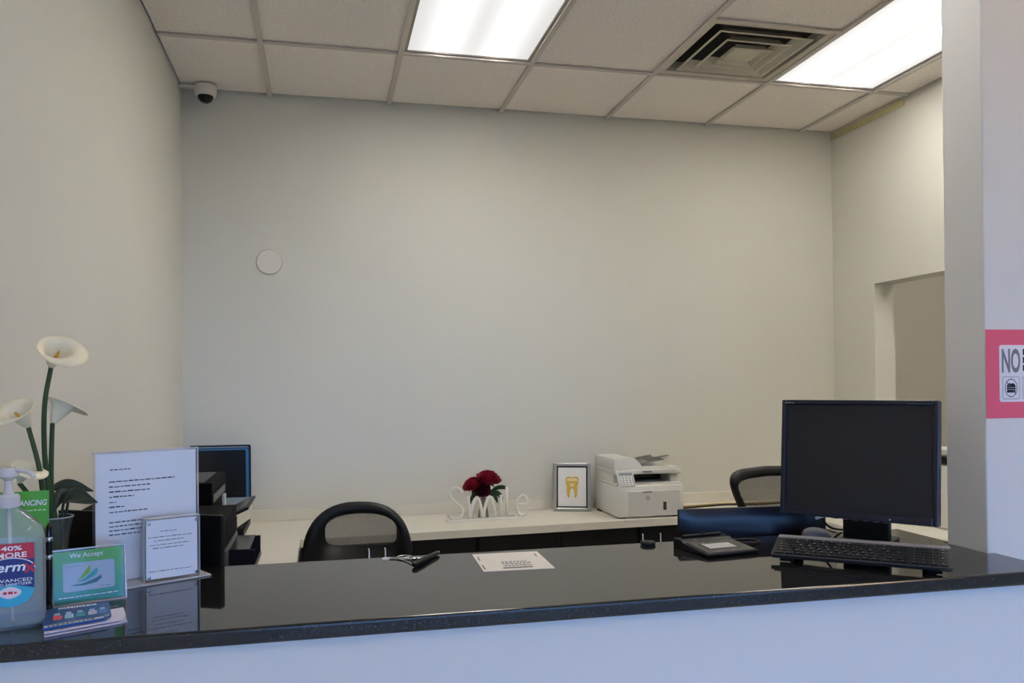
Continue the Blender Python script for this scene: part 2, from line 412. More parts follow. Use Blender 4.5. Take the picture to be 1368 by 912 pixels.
# ------------------------------------------------------------------ air vent
ventm = mat('vent_paint', (196, 189, 170), .5, noise=(9, .06)); ventdark = mat('vent_throat', (40, 36, 32), .8)
c, r = vent_cell
t = thing('air_vent', 'square cream ceiling air diffuser of nested louvres beside the bright panel', 'air vent', ((c[0]+c[1])/2, (r[0]+r[1])/2, H))
hw = TP/2-.014
b = MB(); b.box((-hw, -hw, .05), (hw, hw, .055))
b.build('throat', ventdark, t)
b = MB()
def sqring(mb, r0, z0, r1, z1, th=.002):
    """sloped square band from half-width r0 at z0 to r1 at z1"""
    t_ = bmesh.new()
    def sq(r, z): return [t_.verts.new((sx*r, sy*r, z)) for sx, sy in ((1, 1), (-1, 1), (-1, -1), (1, -1))]
    A, B_, C_, D_ = sq(r0, z0), sq(r1, z1), sq(r1, z1+th), sq(r0, z0+th)
    for P, Q in ((A, B_), (B_, C_), (C_, D_), (D_, A)):
        for i in range(4): t_.faces.new((P[i], P[(i+1) % 4], Q[(i+1) % 4], Q[i]))
    bmesh.ops.recalc_face_normals(t_, faces=t_.faces[:]); mb._add(t_)
sqring(b, hw, .0, hw-.028, .004); sqring(b, hw-.028, .004, hw-.034, .05)
b.build('frame', ventm, t)
for r0, z0, r1, z1 in ((.225, -.006, .175, .030), (.160, -.012, .115, .026)):
    b = MB(); sqring(b, r0, z0, r0-.012, z0); sqring(b, r0-.012, z0, r1, z1); b.build('louvre', ventm, t)
b = MB(); sqring(b, .098, -.016, .090, -.016); sqring(b, .090, -.016, .07, .012); b.box((-.07, -.07, -.004), (.07, .07, 0), .006); b.build('center_plate', ventm, t)
for s in (-1, 1): MB().tube([(s*.07, s*.07, .0), (s*.24, s*.24, .035)], .004, 6).build('bracket', ventdark, t)

# ------------------------------------------------------------------ dome camera, wall disc
t = thing('dome_camera', 'small white security dome camera in the ceiling corner', 'security camera', (-.553, 4.318, H))
MB().lathe([(.052, -.001), (.054, -.012), (.054, -.034), (.050, -.044)], 32).build('housing', mat('camera_white', (228, 222, 212), .4), t, True, 40)
MB().lathe([(.050, -.044), (.048, -.050), (.040, -.054), (.037, -.053)], 32, cap=False).build('trim_ring', mat('camera_white', (228, 222, 212), .4), t, True, 40)
MB().lathe([(.0385, -.050), (.036, -.064), (.028, -.077), (.015, -.085), (0, -.087)], 32, cap=False).build('dome', black_gl, t, True)
MB().lathe([(.012, -.087), (.011, -.092), (0, -.093)], 16, mtx=T(0, -.012, .012)).build('lens', black_gl, t, True)
MB().box((-.122, -.012, -.022), (-.05, .008, -.002), .004).build('cable_duct', white_pl, t)
o = MB().lathe([(0, 0), (.066, 0), (.066, .006), (.061, .012), (.03, .015), (0, .0155)], 40, mtx=T(-.258, D-.0005, 2.138) @ RX(90)).build('wall_plate', mat('plate_paint', (226, 221, 210), .5), None, True, 40)
tag(o, 'round blank cover plate painted like the wall it is fixed to', 'cover plate')

# ------------------------------------------------------------------ counter, desks
nt = [(XL+.001, YF), (1.615, YF), (1.615, PYF-.002), (PX-.002, PYF-.002), (PX-.002, PYB+.002), (1.615, PYB+.002), (1.615, YB), (XL+.001, YB)]
cnt = MB().prism(nt, G-.03, G, 'z').build('granite_countertop', granite)
md = cnt.modifiers.new('edge', 'BEVEL'); md.width = .006; md.segments = 3; md.limit_method = 'ANGLE'
tag(cnt, 'polished black granite countertop along the reception counter', 'countertop')

wt = thing('white_worktop', 'white laminate worktop running around the back and sides of the office', 'worktop', (0, 0, 0))
poly = [(XL+.001, 2.27), (-.10, 2.27), (-.10, 3.825), (2.42, 3.955), (2.42, 2.55), (XR-.001, 2.55), (XR-.001, D-.001), (XL+.001, D-.001)]
MB().prism(poly, DZ-.036, DZ).build('top', desk_white, wt)
tag(MB().box((XL+.001, D-.016, DZ+.0003), (XR-.001, D-.001, DZ+.058), .002, 1).build('backsplash', desk_white), 'low white backsplash strip along the back wall behind the printer', 'backsplash')
tag(MB().box((XL+.001, 2.27, DZ+.0003), (XL+.016, D-.0165, DZ+.058), .002, 1).build('backsplash', desk_white), 'low white backsplash strip along the left wall behind black printers', 'backsplash')

def cabinet(x, y, w, d, rz, label):
    t = thing('base_cabinet', label, 'cabinet', (x, y, 0), rz, 'black cabinets under the white worktop')
    MB().box((-w/2, 0, .0), (w/2, d, DZ-.0365)).build('body', blackcab, t)
    for s in (-1, 1):
        dr = MB().box((s*w/4-w/4+.003, -.018, .06), (s*w/4+w/4-.003, -.0005, DZ-.05), .002, 1).build('door', blackcab, t)
        MB().tube([(-s*.02+s*.05*0+(-s*0), -.04, .5), (-s*.02, -.04, .64)], .005, 8).box((-s*.02-.004, -.04, .52), (-s*.02+.004, -.018, .528)).box((-s*.02-.004, -.04, .612), (-s*.02+.004, -.018, .62)).build('handle', black_pl, dr)
for i in range(3):
    cabinet(.32+.84*i, 3.98, .83, .41, 0, ['black base cabinet under the white SMILE letters', 'black base cabinet under the framed tooth print', 'black base cabinet to the right of the laser printer, under the cords'][i])
for i in range(2):
    cabinet(-.30, 2.70+.78*i, .76, .37, PI/2, ['black base cabinet under the low inkjet printer', 'black base cabinet under the taller inkjet printer and the inner corner'][i])
cabinet(2.47, 3.2, .83, .54, -PI/2, 'black base cabinet under the worktop by the wall opening')

t = thing('reception_desk', 'low white work desk hidden behind the granite counter', 'desk', (0, 0, 0))
MB().box((XL+.01, YF+.142, .70), (PX-.01, 2.24, .735), .003, 1).build('desktop', desk_white, t)
for x in (XL+.012, .43, PX-.03): MB().box((x, YF+.16, 0), (x+.018, 2.2, .699)).build('leg_panel', blackcab, t)

# ------------------------------------------------------------------ hand sanitizer bottle
def superbox(rx, ry, n=32, e=4):
    out = []
    for i in range(n):
        a = 2*PI*i/n; ca, sa = math.cos(a), math.sin(a)
        out.append((rx*math.copysign(abs(ca)**(2/e), ca), ry*math.copysign(abs(sa)**(2/e), sa)))
    return out
def loft(mb, rings, cap=True):
    t = bmesh.new(); R_ = [[t.verts.new(p) for p in ring] for ring in rings]; n = len(R_[0])
    for A, B in zip(R_, R_[1:]):
        for i in range(n): t.faces.new((A[i], A[(i+1) % n], B[(i+1) % n], B[i]))
    if cap: t.faces.new(R_[0][::-1]); t.faces.new(R_[-1])
    bmesh.ops.recalc_face_normals(t, faces=t.faces[:]); mb._add(t)
bx, by = -.548, 1.640
t = thing('sanitizer_bottle', 'clear pump bottle of hand sanitizer with red and navy label', 'bottle', (bx, by, G), math.radians(14))
bottle_m = clear_mat('bottle_plastic', (232, 235, 242), .22, .06, (246, 248, 252), 1.3)
rings = []
for z, k, ke in ((.0, .90, .9), (.004, .97, .97), (.012, 1, 1), (.15, 1, 1), (.165, .98, .97), (.178, .88, .85), (.192, .66, .68), (.204, .42, .55), (.210, .30, .42), (.216, .27, .40)):
    rings.append([(x*k, y*ke, z) for x, y in superbox(.058, .034, 40, 5 if z < .19 else 3)])
b = MB(); loft(b, rings); b.build('bottle_body', bottle_m, t, True, 50)
rings = []
for z, k in ((.006, .93), (.02, .95), (.148, .95), (.152, .9)):
    rings.append([(x*k, y*k, z) for x, y in superbox(.058, .034, 40, 5)])
b = MB(); loft(b, rings); b.build('gel', clear_mat('gel', (216, 224, 238), .12, .1, (243, 247, 252), 1.15), t, True, 50)
pumpm = clear_mat('pump_plastic', (232, 228, 228), .75, .15)
b = MB(); b.lathe([(.016, .212), (.0175, .216), (.0175, .232), (.015, .236)], 24)
for i in range(24):
    a = 2*PI*i/24; b.box((-.0006, -.0182, .216), (.0006, -.0172, .232), mtx=RZ(math.degrees(a)))
pc = b.build('pump_collar', pumpm, t, True, 40)
MB().lathe([(.010, .236), (.0075, .242), (.006, .262), (.005, .264)], 18).build('pump_neck', pumpm, t, True, 40)
hd = MB(); hd.lathe([(.006, .260), (.016, .268), (.0165, .277), (.012, .283), (0, .285)], 20)
hd.tube(spline([(0, 0, .277), (.018, -.012, .279), (.036, -.024, .274), (.041, -.027, .266)], 4), .0042, 8)
hd.build('pump_head', pumpm, t, True, 40)
MB().tube([(0, 0, .216), (.006, 0, .01)], .003, 8).build('dip_tube', clear_mat('dip_tube', (240, 238, 232), .8, .2), t, True)
# front label
yl = -.0347
lab = [(-.040, .142), (-.040, .055)]+[(.040*math.cos(a), .055-.030*math.sin(-a+PI) if False else .055+.032*math.sin(a)) for a in [PI+PI*i/12 for i in range(1, 12)]]+[(.040, .055), (.040, .142)]
lo_ = MB().prism(lab, yl, yl+.0006, 'y').build('label', mat('label_navy', (38, 46, 116), .4), t); lo_.location = (.004, 0, .020); lo_.scale = (.93, 1, .93)
red = mat('label_red', (196, 40, 58), .4); teal = mat('label_teal', (58, 176, 206), .4); lw = mat('label_white', (238, 236, 240), .5)
MB().box((-.040, yl-.0003, .112), (.040, yl, .142)).build('red_band', red, lo_)
tl = [(-.040, .056)]+[(.040*math.cos(a), .055+.032*math.sin(a)) for a in [PI+PI*i/12 for i in range(1, 12)]]+[(.040, .056), (.0, .066)]
MB().prism(tl, yl-.0003, yl, 'y').build('teal_band', teal, lo_)
b = MB(); arc = [(.041*math.cos(a), yl-.0004, .094+.021*math.sin(a)) for a in [PI*i/16 for i in range(17)]]
b.tube(arc, .0009, 6); b.build('white_arc', lw, lo_)
na = [(.040*math.cos(a), .0935+.0205*math.sin(a)) for a in [PI*i/16 for i in range(17)]]
MB().prism(na, yl-.0005, yl-.0003, 'y').build('navy_dome', mat('label_navy', (38, 46, 116), .4), lo_)
ov = [(.019*math.cos(a), .050+.0115*math.sin(a)*(1-.25*abs(math.cos(a)))) for a in [2*PI*i/20 for i in range(20)]]
MB().prism(ov, yl-.0006, yl-.0003, 'y').build('oval_badge', mat('label_pink', (236, 214, 222), .5), lo_)
text('lettering', '40%', lw, lo_, -.014, .020, .129, .138, yl-.0006, .02)
text('lettering', 'MORE', lw, lo_, -.022, .028, .1155, .1255, yl-.0006, .02)
text('lettering', 'germ', lw, lo_, -.038, .026, .084, .102, yl-.0008, .02, .2)
b = MB()
for a in (45, -45): b.box((-.011, yl-.0014, -.0022), (.011, yl-.0006, .0022), mtx=T(.033, 0, .094) @ RY(a))
b.build('red_cross_mark', red, lo_)
text('lettering', 'ADVANCED', lw, lo_, -.036, .037, .070, .076, yl-.0006, .01)
text('lettering', 'HAND SANITIZER', lw, lo_, -.036, .036, .0635, .068, yl-.0006, .01)
b = MB(); wordlines(b, [(-.011, .011, .0475)], yl-.0007, .005); b.build('badge_mark', red, lo_)

# green financing card behind the bottle
t = thing('financing_card', 'green card with white capital lettering standing behind the pump bottle', 'card', (-.5685, 1.735, G), math.radians(8))
MB().box((-.055, -.0012, .0), (.055, .0012, .228), mtx=RX(-3)).build('card', mat('card_green', (92, 176, 66), .5), t)
text('lettering', 'FINANCING', lw, t, -.012, .052, .200, .211, -.0022, .02, .2, mtx=RX(-3))
b = MB(); wordlines(b, [(.0, .050, .190)], -.0022, .003); o = b.build('fine_print', mat('fine_print_pale', (190, 224, 176), .6), t); o.rotation_euler = (math.radians(-3), 0, 0)
b = MB(); b.prism([(.012, 0), (.055, 0), (.012, .12)], -.001, .001, 'x', mtx=T(.04, 0, 0)); b.build('easel_back', paper, t)

# ------------------------------------------------------------------ calla lilies, vase
gl = clear_mat('vase_glass', (196, 204, 200), .09, .02, (225, 228, 226))
vx, vy = -.537, 1.855
b = MB(); b.lathe([(.030, 0), (.032, .006), (.028, .03), (.026, .09), (.030, .13), (.037, .162), (.0355, .162), (.028, .13), (.0245, .09), (.026, .03), (.0, .012)], 32, mtx=T(vx, vy, G))
vt = thing('glass_vase', 'slim clear glass vase with flared rim holding calla lilies', 'vase', (vx, vy, G))
o = b.build('glass_body', gl, vt, True, 60); o.data.transform(T(-vx, -vy, -G))
MB().tube([(.0365*math.cos(q), .0365*math.sin(q), .162) for q in [2*PI*i/32 for i in range(32)]], .0013, 8, closed=True).build('rim', clear_mat('rim_glass', (214, 214, 208), .7, .05), vt, True)
MB().tube([(.0255*math.cos(q), .0255*math.sin(q), .088) for q in [2*PI*i/32 for i in range(32)]], .0010, 8, closed=True).build('waist_ring', clear_mat('rim_glass', (214, 214, 208), .7, .05), vt, True)
stemm = mat('stem_green', (50, 72, 36), .45, noise=(25, .15)); spathem = mat('lily_cream', (242, 232, 200), .55, noise=(30, .05)); spadm = mat('spadix_yellow', (214, 158, 60), .6, bump=(600, .6))
leafm = mat('leaf_dark', (44, 54, 44), .32, noise=(18, .2))
def lily(label, path, dirv, up, size, spin=0):
    p = spline(path, 8)
    t = thing('calla_lily', label, 'flower', path[0], 0, 'calla lilies in the glass vase')
    o0 = Vector(path[0])
    n = len(p)
    MB().tube([q-o0 for q in p], [.0060-.0014*i/(n-1) for i in range(n)], 10).build('stem', stemm, t, True)
    z = Vector(dirv).normalized(); x = Vector(up); x = (x-z*x.dot(z)).normalized(); y = z.cross(x)
    Mx = Matrix(((x.x, y.x, z.x, 0), (x.y, y.y, z.y, 0), (x.z, y.z, z.z, 0), (0, 0, 0, 1)))
    base = T(*(p[-1]-o0)) @ Mx
    def fn(u, v):
        th = (u*1.12-.56)*2*PI             # overlaps where th = +-pi
        tip = (.5+.5*math.cos(th))**1.2    # 1 on the lip side
        lng = size*(.70+.42*tip)
        r = size*(.055+.31*v**.75+.26*tip*v**4+.12*v**5)
        zz = lng*v-size*.34*tip*v**5-size*.06*v**6
        lap = 1+.10*(abs(th)/PI)
        return Vector((r*lap*math.cos(th), r*lap*math.sin(th)*(1-.05*v), zz))
    sp = MB().grid(fn, 40, 16, base).build('spathe', spathem, t, True)
    md = sp.modifiers.new('thick', 'SOLIDIFY'); md.thickness = .0012
    MB().tube([(0, 0, size*.08), (.001, 0, size*.35), (.003, 0, size*.62)], [size*.05, size*.055, size*.03], 10, mtx=base).build('spadix', spadm, t, True)
    return t
vb = (vx, vy, G+.014)
lily('tallest cream calla lily, wide open on a long arched stem', [vb, (-.536, 1.85, 1.20), (-.543, 1.84, 1.30), (-.546, 1.83, 1.373), (-.542, 1.82, 1.463), (-.530, 1.82, 1.538)], (.42, -.56, .66), (.85, -.05, -.5), .074)
lily('cream calla lily bending left above the pump bottle', [(vx-.008, vy, G+.014), (-.548, 1.85, 1.20), (-.549, 1.83, 1.283), (-.554, 1.82, 1.343), (-.572, 1.82, 1.418)], (-.30, -.52, .70), (-.85, -.3, .0), .066)
lily('lower cream calla lily growing beside the tallest stem', [(vx+.008, vy, G+.014), (-.534, 1.86, 1.20), (-.539, 1.85, 1.282), (-.538, 1.845, 1.342), (-.534, 1.84, 1.424)], (.40, .25, .75), (.9, .3, -.35), .064)
lily('drooping pale calla lily just behind the bottle pump', [(vx-.014, vy-.006, G+.014), (-.553, 1.85, 1.20), (-.570, 1.84, 1.265), (-.592, 1.83, 1.306)], (.35, -.25, .6), (.8, -.3, .1), .055)
def leaf(label, path, width, roll=0):
    p = spline(path, 8); o0 = Vector(path[0])
    t = thing('lily_leaf', label, 'leaf', path[0], 0, 'dark leaves in the glass vase')
    k = int(len(p)*.45)
    MB().tube([q-o0 for q in p[:k+2]], .0028, 8).build('stalk', stemm if False else leafm, t, True)
    bl = p[k:]
    def fn(u, v):
        f = u*(len(bl)-1); i = min(int(f), len(bl)-2); c_ = bl[i].lerp(bl[i+1], f-i)-o0
        d = (bl[i+1]-bl[i]).normalized(); s_ = d.cross(Vector((.1, -1, roll))).normalized(); nn = s_.cross(d)
        w = width*(math.sin(PI*min(1, u**.7*.97+.03)))**.8
        a = (v-.5)*2
        return c_+s_*a*w+nn*(abs(a)**2*w*.25+.002*math.sin(u*9+a*3))
    o = MB().grid(fn, 14, 8).build('blade', leafm, t, True)
    md = o.modifiers.new('thick', 'SOLIDIFY'); md.thickness = .001
    return t
leaf('broad dark leaf arching out of the vase over the black printer', [(vx+.012, vy, G+.02), (-.522, 1.85, 1.19), (-.516, 1.845, 1.258), (-.500, 1.835, 1.274), (-.475, 1.825, 1.270), (-.446, 1.82, 1.262)], .020, .9)
leaf('small dark leaf folded over beside the lily stems', [(vx+.004, vy+.008, G+.02), (-.524, 1.87, 1.20), (-.514, 1.87, 1.262), (-.520, 1.865, 1.276), (-.532, 1.855, 1.262), (-.540, 1.85, 1.238)], .014, .3)
leaf('narrow dark leaf lying behind the broad one', [(vx+.004, vy+.012, G+.02), (-.535, 1.875, 1.20), (-.548, 1.88, 1.275), (-.530, 1.885, 1.290), (-.500, 1.885, 1.288), (-.47, 1.885, 1.278)], .014, .8)

# chrome-banded black pen standing between bottle and sign
t = thing('stand_pen', 'black pen with chrome bands standing upright beside the pump bottle', 'pen', (-.5005, 1.700, G))
MB().lathe([(.013, 0), (.013, .004), (.007, .010), (.0055, .02)], 20).build('base', black_pl, t, True, 40)
MB().lathe([(.0045, .012), (.0055, .02), (.0058, .14), (.005, .165), (.002, .172), (0, .173)], 16).build('barrel', black_gl, t, True)
for z in (.105, .138): MB().lathe([(.0060, z), (.0066, z+.001), (.0066, z+.007), (.0060, z+.008)], 18).build('chrome_band', chrome, t, True, 40)

# ------------------------------------------------------------------ 'We Accept' sign in acrylic
t = thing('acrylic_sign', 'small acrylic holder with green We Accept card sign', 'sign', (-.510, 1.755, G), math.radians(22))
K = RX(-7)
MB().box((-.003, .0015, .002), (.131, .0035, .108), mtx=K).box((-.003, -.0046, .002), (.131, -.0028, .108), mtx=K).build('acrylic_sheet', clear, t)
b = MB(); b.box((-.003, -.0046, .0), (.131, .045, .003)); b.build('acrylic_foot', clear_edge, t)
b = MB(); b.box((-.0035, -.0035, .106), (.1315, .004, .109), mtx=K); b.box((.1285, -.0035, .002), (.1315, .004, .106), mtx=K); b.box((-.0035, -.0035, .002), (-.0008, .004, .106), mtx=K); b.build('acrylic_edge', clear_edge, t)
def grad_material():
    m = bpy.data.materials.new('green_teal_print'); m.use_nodes = True; nt = m.node_tree; bs = nt.nodes['Principled BSDF']
    tc = nt.nodes.new('ShaderNodeTexCoord'); sp = nt.nodes.new('ShaderNodeSeparateXYZ'); nt.links.new(tc.outputs['Generated'], sp.inputs[0])
    r = nt.nodes.new('ShaderNodeValToRGB'); e = r.color_ramp.elements
    e[0].position = .1; e[0].color = (*lin((22, 150, 140)), 1); e[1].position = .8; e[1].color = (*lin((84, 170, 64)), 1)
    nt.links.new(sp.outputs[2], r.inputs[0]); nt.links.new(r.outputs[0], bs.inputs['Base Color']); bs.inputs['Roughness'].default_value = .4
    return m
cd = MB().box((.002, -.0004, .004), (.126, .0008, .104), mtx=K).build('printed_card', grad_material(), t)
text('lettering', 'We Accept', lw, cd, .030, .090, .0875, .0995, -.0012, .006, mtx=K)
MB().prism(rrect(.092, .055, .004, 4, .064, .053), -.0012, -.0006, 'y', mtx=K).build('credit_card_picture', mat('card_silver', (176, 190, 206), .45), cd)
def sail(pts, rgb, nm):
    MB().prism([(x, z) for x, z in pts], -.0018, -.0013, 'y', mtx=K).build('leaf_mark', mat(nm, rgb, .5), cd)
sail([(.042, .044), (.062, .070), (.064, .074), (.067, .066), (.064, .058), (.052, .049)], (120, 180, 60), 'mark_lime')
sail([(.040, .041), (.058, .050), (.074, .064), (.079, .066), (.080, .060), (.074, .052), (.058, .044)], (46, 160, 160), 'mark_teal')
sail([(.030, .038), (.050, .039), (.072, .045), (.086, .052), (.086, .046), (.078, .039), (.056, .035), (.040, .0355)], (40, 110, 124), 'mark_deep')
for row in ((.024, .048, .0735), (.084, .104, .030)):
    b = MB(); wordlines(b, [row], -.0014, .0011); o = b.build('fine_print', mat('fine_print_grey', (90, 100, 120), .6), cd); o.data.transform(K)
b = MB(); wordlines(b, [(.010, .118, .014)], -.0008, .0022); o = b.build('fine_print', lw, cd); o.data.transform(K)

# ------------------------------------------------------------------ brochures
def sheet(name, label, pts, z, th, m, cat='brochure', group=None):
    o = MB().prism(pts, z, z+th, 'z').build(name, m); return tag(o, label, cat, group)
def pq(u, v, q): # bilinear in quad q (bl, br, tr, tl)
    a = Vector(q[0]).lerp(Vector(q[1]), u); b_ = Vector(q[3]).lerp(Vector(q[2]), u); return a.lerp(b_, v)
qb = [(-.4640, 1.548), (-.345, 1.608), (-.372, 1.700), (-.492, 1.640)]
t = thing('brochure', 'white folded leaflet lying under the blue brochure', 'brochure', (qb[0][0], qb[0][1], G), 0, 'leaflets on the counter')
loc = [(x-qb[0][0], y-qb[0][1]) for x, y in qb]
lm = mat('leaflet_lavender', (206, 204, 226), .5)
MB().prism(loc, .0005, .0022).build('lower_leaf', lm, t)
l2 = [tuple(pq(u, v, [(*p, 0) for p in loc]))[:2] for u, v in ((.0, .04), (.93, .07), (1.0, .35), (1, 1), (0, 1))]
MB().prism(l2, .0045, .0060).build('upper_leaf', lm, t)
qa = [(-.4700, 1.562), (-.372, 1.612), (-.404, 1.730), (-.510, 1.700)]
t = thing('brochure', 'blue brochure with small pictures on top of the leaflets', 'brochure', (qa[0][0], qa[0][1], G), 0, 'leaflets on the counter')
loc = [Vector((x-qa[0][0], y-qa[0][1], 0)) for x, y in qa]
bm_ = mat('brochure_blue', (44, 78, 140), .3, noise=(22, .15))
pts = [pq(u, v, loc) for u, v in ((0, 0), (.90, 0), (1, .16), (1, 1), (0, 1))]
cover = MB().prism([(p.x, p.y) for p in pts], .0075, .0120).build('cover', bm_, t)
def patch(mb, u0, u1, v0, v1, z=.0122, th=.0003):
    c4 = [pq(u, v, loc) for u, v in ((u0, v0), (u1, v0), (u1, v1), (u0, v1))]
    mb.prism([(p.x, p.y) for p in c4], z, z+th)
b = MB(); patch(b, .02, .88, .01, .09); patch(b, .9, .97, .1, .14); b.build('white_strip', mat('leaflet_white', (214, 218, 226), .5), cover)
for u, c3, nm in ((.14, (206, 82, 96), 'pic_red'), (.31, (150, 190, 224), 'pic_sky'), (.48, (70, 150, 160), 'pic_teal'), (.66, (196, 190, 214), 'pic_lilac'), (.82, (86, 140, 196), 'pic_blue')):
    b = MB(); patch(b, u, u+.13, .30, .52); b.build('picture', mat(nm, c3, .5), cover)
    b = MB(); patch(b, u+.02, u+.10, .54, .64); b.build('picture', mat('pic_pale', (176, 200, 226), .5), cover)
b = MB()
rr = random.Random(5)
for v in (.02,):
    u = .06
    while u < .7:
        w = rr.uniform(.02, .06); patch(b, u, u+w, v, v+.04, .0126); u += w+.015
b.build('fine_print', ink, cover)
b = MB(); u = .22
while u < .78:
    w = rr.uniform(.02, .06); patch(b, u, u+w, .85, .93, .0124); u += w+.012
b.build('title_print', lw, cover)

# ------------------------------------------------------------------ letter in tall acrylic stand
t = thing('letter_stand', 'tall clear acrylic stand holding a printed white letter', 'sign holder', (-.4740, 1.9150, G), math.radians(30))
MB().box((-.004, .0012, .004), (.222, .0030, .286)).box((-.004, -.0030, .004), (.222, -.0012, .286)).build('acrylic_sheet', clear, t)
MB().box((-.004, -.075, .0), (.222, .045, .004), .0015, 1).build('acrylic_foot', clear_edge, t)
MB().box((-.0045, -.0032, .283), (.2225, .0032, .2866)).box((.2205, -.0032, .004), (.2225, .0032, .283)).build('acrylic_edge', clear_edge, t)
lt = MB().box((.001, -.0008, .005), (.217, .0008, .282)).build('letter', paper, t)
rows = [(.030, .076, .246), (.028, .168, .220), (.028, .114, .209), (.028, .113, .198), (.028, .080, .187), (.028, .042, .176), (.028, .060, .165), (.028, .108, .154),
        (.028, .188, .132), (.028, .162, .123), (.028, .183, .114), (.028, .118, .105), (.028, .058, .078)]
b = MB(); wordlines(b, rows, -.0010, .0026); b.build('printed_text', mat('letter_ink', (74, 72, 82), .7), lt)

# small thick acrylic block
t = thing('acrylic_block', 'thick clear acrylic block frame with a small printed card', 'card frame', (-.3735, 1.9050, G+.0042), math.radians(25))
bw, bh, bd = .116, .136, .024
MB().box((0, -.0, 0), (bw, .006, bh), .001, 1).build('front_block', clear, t)
MB().box((0, .009, 0), (bw, bd, bh), .001, 1).build('back_block', clear, t)
b = MB()
b.box((-.0006, .0005, .001), (.0004, bd-.001, bh-.001)); b.box((bw-.0004, .0005, .001), (bw+.0006, bd-.001, bh-.001)); b.box((0, .0005, bh-.0004), (bw, bd-.001, bh+.0006))
b.build('polished_edge', clear_mat('block_edge', (232, 234, 242), .75, .1), t)
lt = MB().box((.004, .0062, .004), (bw-.004, .0088, bh-.004)).build('card', paper, t)
b = MB(); wordlines(b, [(.034, .070, .106), (.008, .100, .094), (.020, .082, .086), (.012, .094, .077), (.018, .084, .070), (.010, .100, .020)], .0060, .0014)
b.build('printed_text', mat('letter_ink', (84, 82, 92), .7), lt)
b = MB()
for x in (.008, bw-.008):
    for z in (.010, bh-.010): b.lathe([(0, 0), (.0034, .0), (.0034, .002), (0, .0022)], 12, mtx=T(x, -.0002, z) @ RX(90))
b.build('magnet', chrome, t, True, 40)

# ------------------------------------------------------------------ pen with chain, paper, puck, hooks
a = Vector((.205, 1.918)); c2 = Vector((.283, 2.052))
ang = math.atan2(c2.y-a.y, c2.x-a.x); Ln = (c2-a).length
t = thing('counter_pen', 'black ballpoint pen with silver tip lying on the granite', 'pen', (a.x, a.y, G), ang)
MB().lathe([(.004, 0), (.0062, .003), (.0064, Ln*.55), (.0055, Ln*.93), (.003, Ln*.97)], 16, mtx=T(0, 0, .0066) @ RY(90)).build('barrel', black_pl, t, True, 40)
MB().lathe([(.003, Ln*.965), (.0034, Ln*.975), (.0028, Ln*1.0), (0, Ln*1.005)], 12, mtx=T(0, 0, .0066) @ RY(90)).build('tip', chrome, t, True, 40)
MB().box((Ln*.1, -.0015, .0128), (Ln*.45, .0015, .0145), .0005, 1).build('clip', black_gl, t)
t = thing('bead_chain', 'fine silver chain coiled next to the black pen', 'chain', (.19, 1.99, G))
pth = spline([(-.034, .042, .002), (-.012, .030, .002), (.006, -.002, .002), (.018, -.050, .002), (.024, -.060, .0022)], 10)
pth2 = spline([(-.012, .030, .002), (.012, .022, .002), (.044, .026, .002), (.06, .045, .002)], 10)
b = MB(); b.tube(pth, .0016, 6); b.build('chain_strand', chrome, t, True)
b = MB(); b.tube(pth2, .0020, 6); b.build('chain_strand', chrome, t, True)
b = MB(); b.tube([(.006+.017*math.cos(q), .052+.014*math.sin(q), .002) for q in [2*PI*i/24 for i in range(24)]], .0018, 6, closed=True); b.build('ring', chrome, t, True)
b = MB(); b.tube([(.028+.010*math.cos(q), .010+.012*math.sin(q), .002) for q in [2*PI*i/20 for i in range(20)]], .0016, 6, closed=True); b.build('ring', black_pl, t, True)
b = MB(); b.prism(rrect(.022, .012, .004, 3, -.038, .046), 0, .003); b.build('end_tab', white_pl, t)

t = thing('notice_card', 'printed white notice card lying flat on the granite', 'card', (.442, 1.928, G), math.radians(-2.5))
MB().box((-.083, -.098, .0002), (.083, .098, .0012)).build('sheet', mat('card_grey', (214, 210, 206), .9, spec=.1), t)
b = MB()
rr = random.Random(11)
for v in (-.010, -.022, -.034, -.046, -.058):
    x = -.028
    while x < .036:
        w = rr.uniform(.003, .009); b.box((x, v, .0013), (x+w, v+.005, .0016)); x += w+.003
b.box((-.034, -.078, .0013), (.036, -.068, .0016)); b.box((-.076, .02, .0013), (-.073, .06, .0016)); b.box((.068, .04, .0013), (.071, .07, .0016)); b.box((-.078, -.08, .0013), (-.075, -.03, .0016))
b.build('printed_text', mat('card_ink', (92, 90, 92), .7), t)['kind'] = 'stuff'

o = MB().lathe([(.0, 0), (.018, 0), (.020, .002), (.020, .007), (.017, .010), (.006, .010), (.004, .0085), (0, .0085)], 28, mtx=T(.833, 2.030, G)).build('desk_grommet', black_pl, None, True, 40)
tag(o, 'small round black plastic disc lying on the granite edge', 'disc')
hooks = [(.112, 'small white peg hook in front of the domed chair back, farther from the black pen'), (.152, 'small white peg hook in front of the domed chair back, closer to the black pen'), (.838, 'small white peg hook rising behind the round black disc'), (.889, 'small white peg hook between the black disc and the dark monitor')]
for x, lb in hooks:
    t = thing('peg_hook', lb, 'hook', (x, YB, G), 0, 'white hooks on the counter edge')
    MB().box((-.005, .0, -.024), (.005, .003, -.002), .001, 1).build('plate', white_pl, t)
    MB().tube(spline([(0, .003, -.012), (0, .010, -.010), (0, .014, -.002), (.0, .0145, .012), (-.0012, .013, .020)], 5), [.0016]*20+[.0022], 8).build('peg', white_pl, t, True)

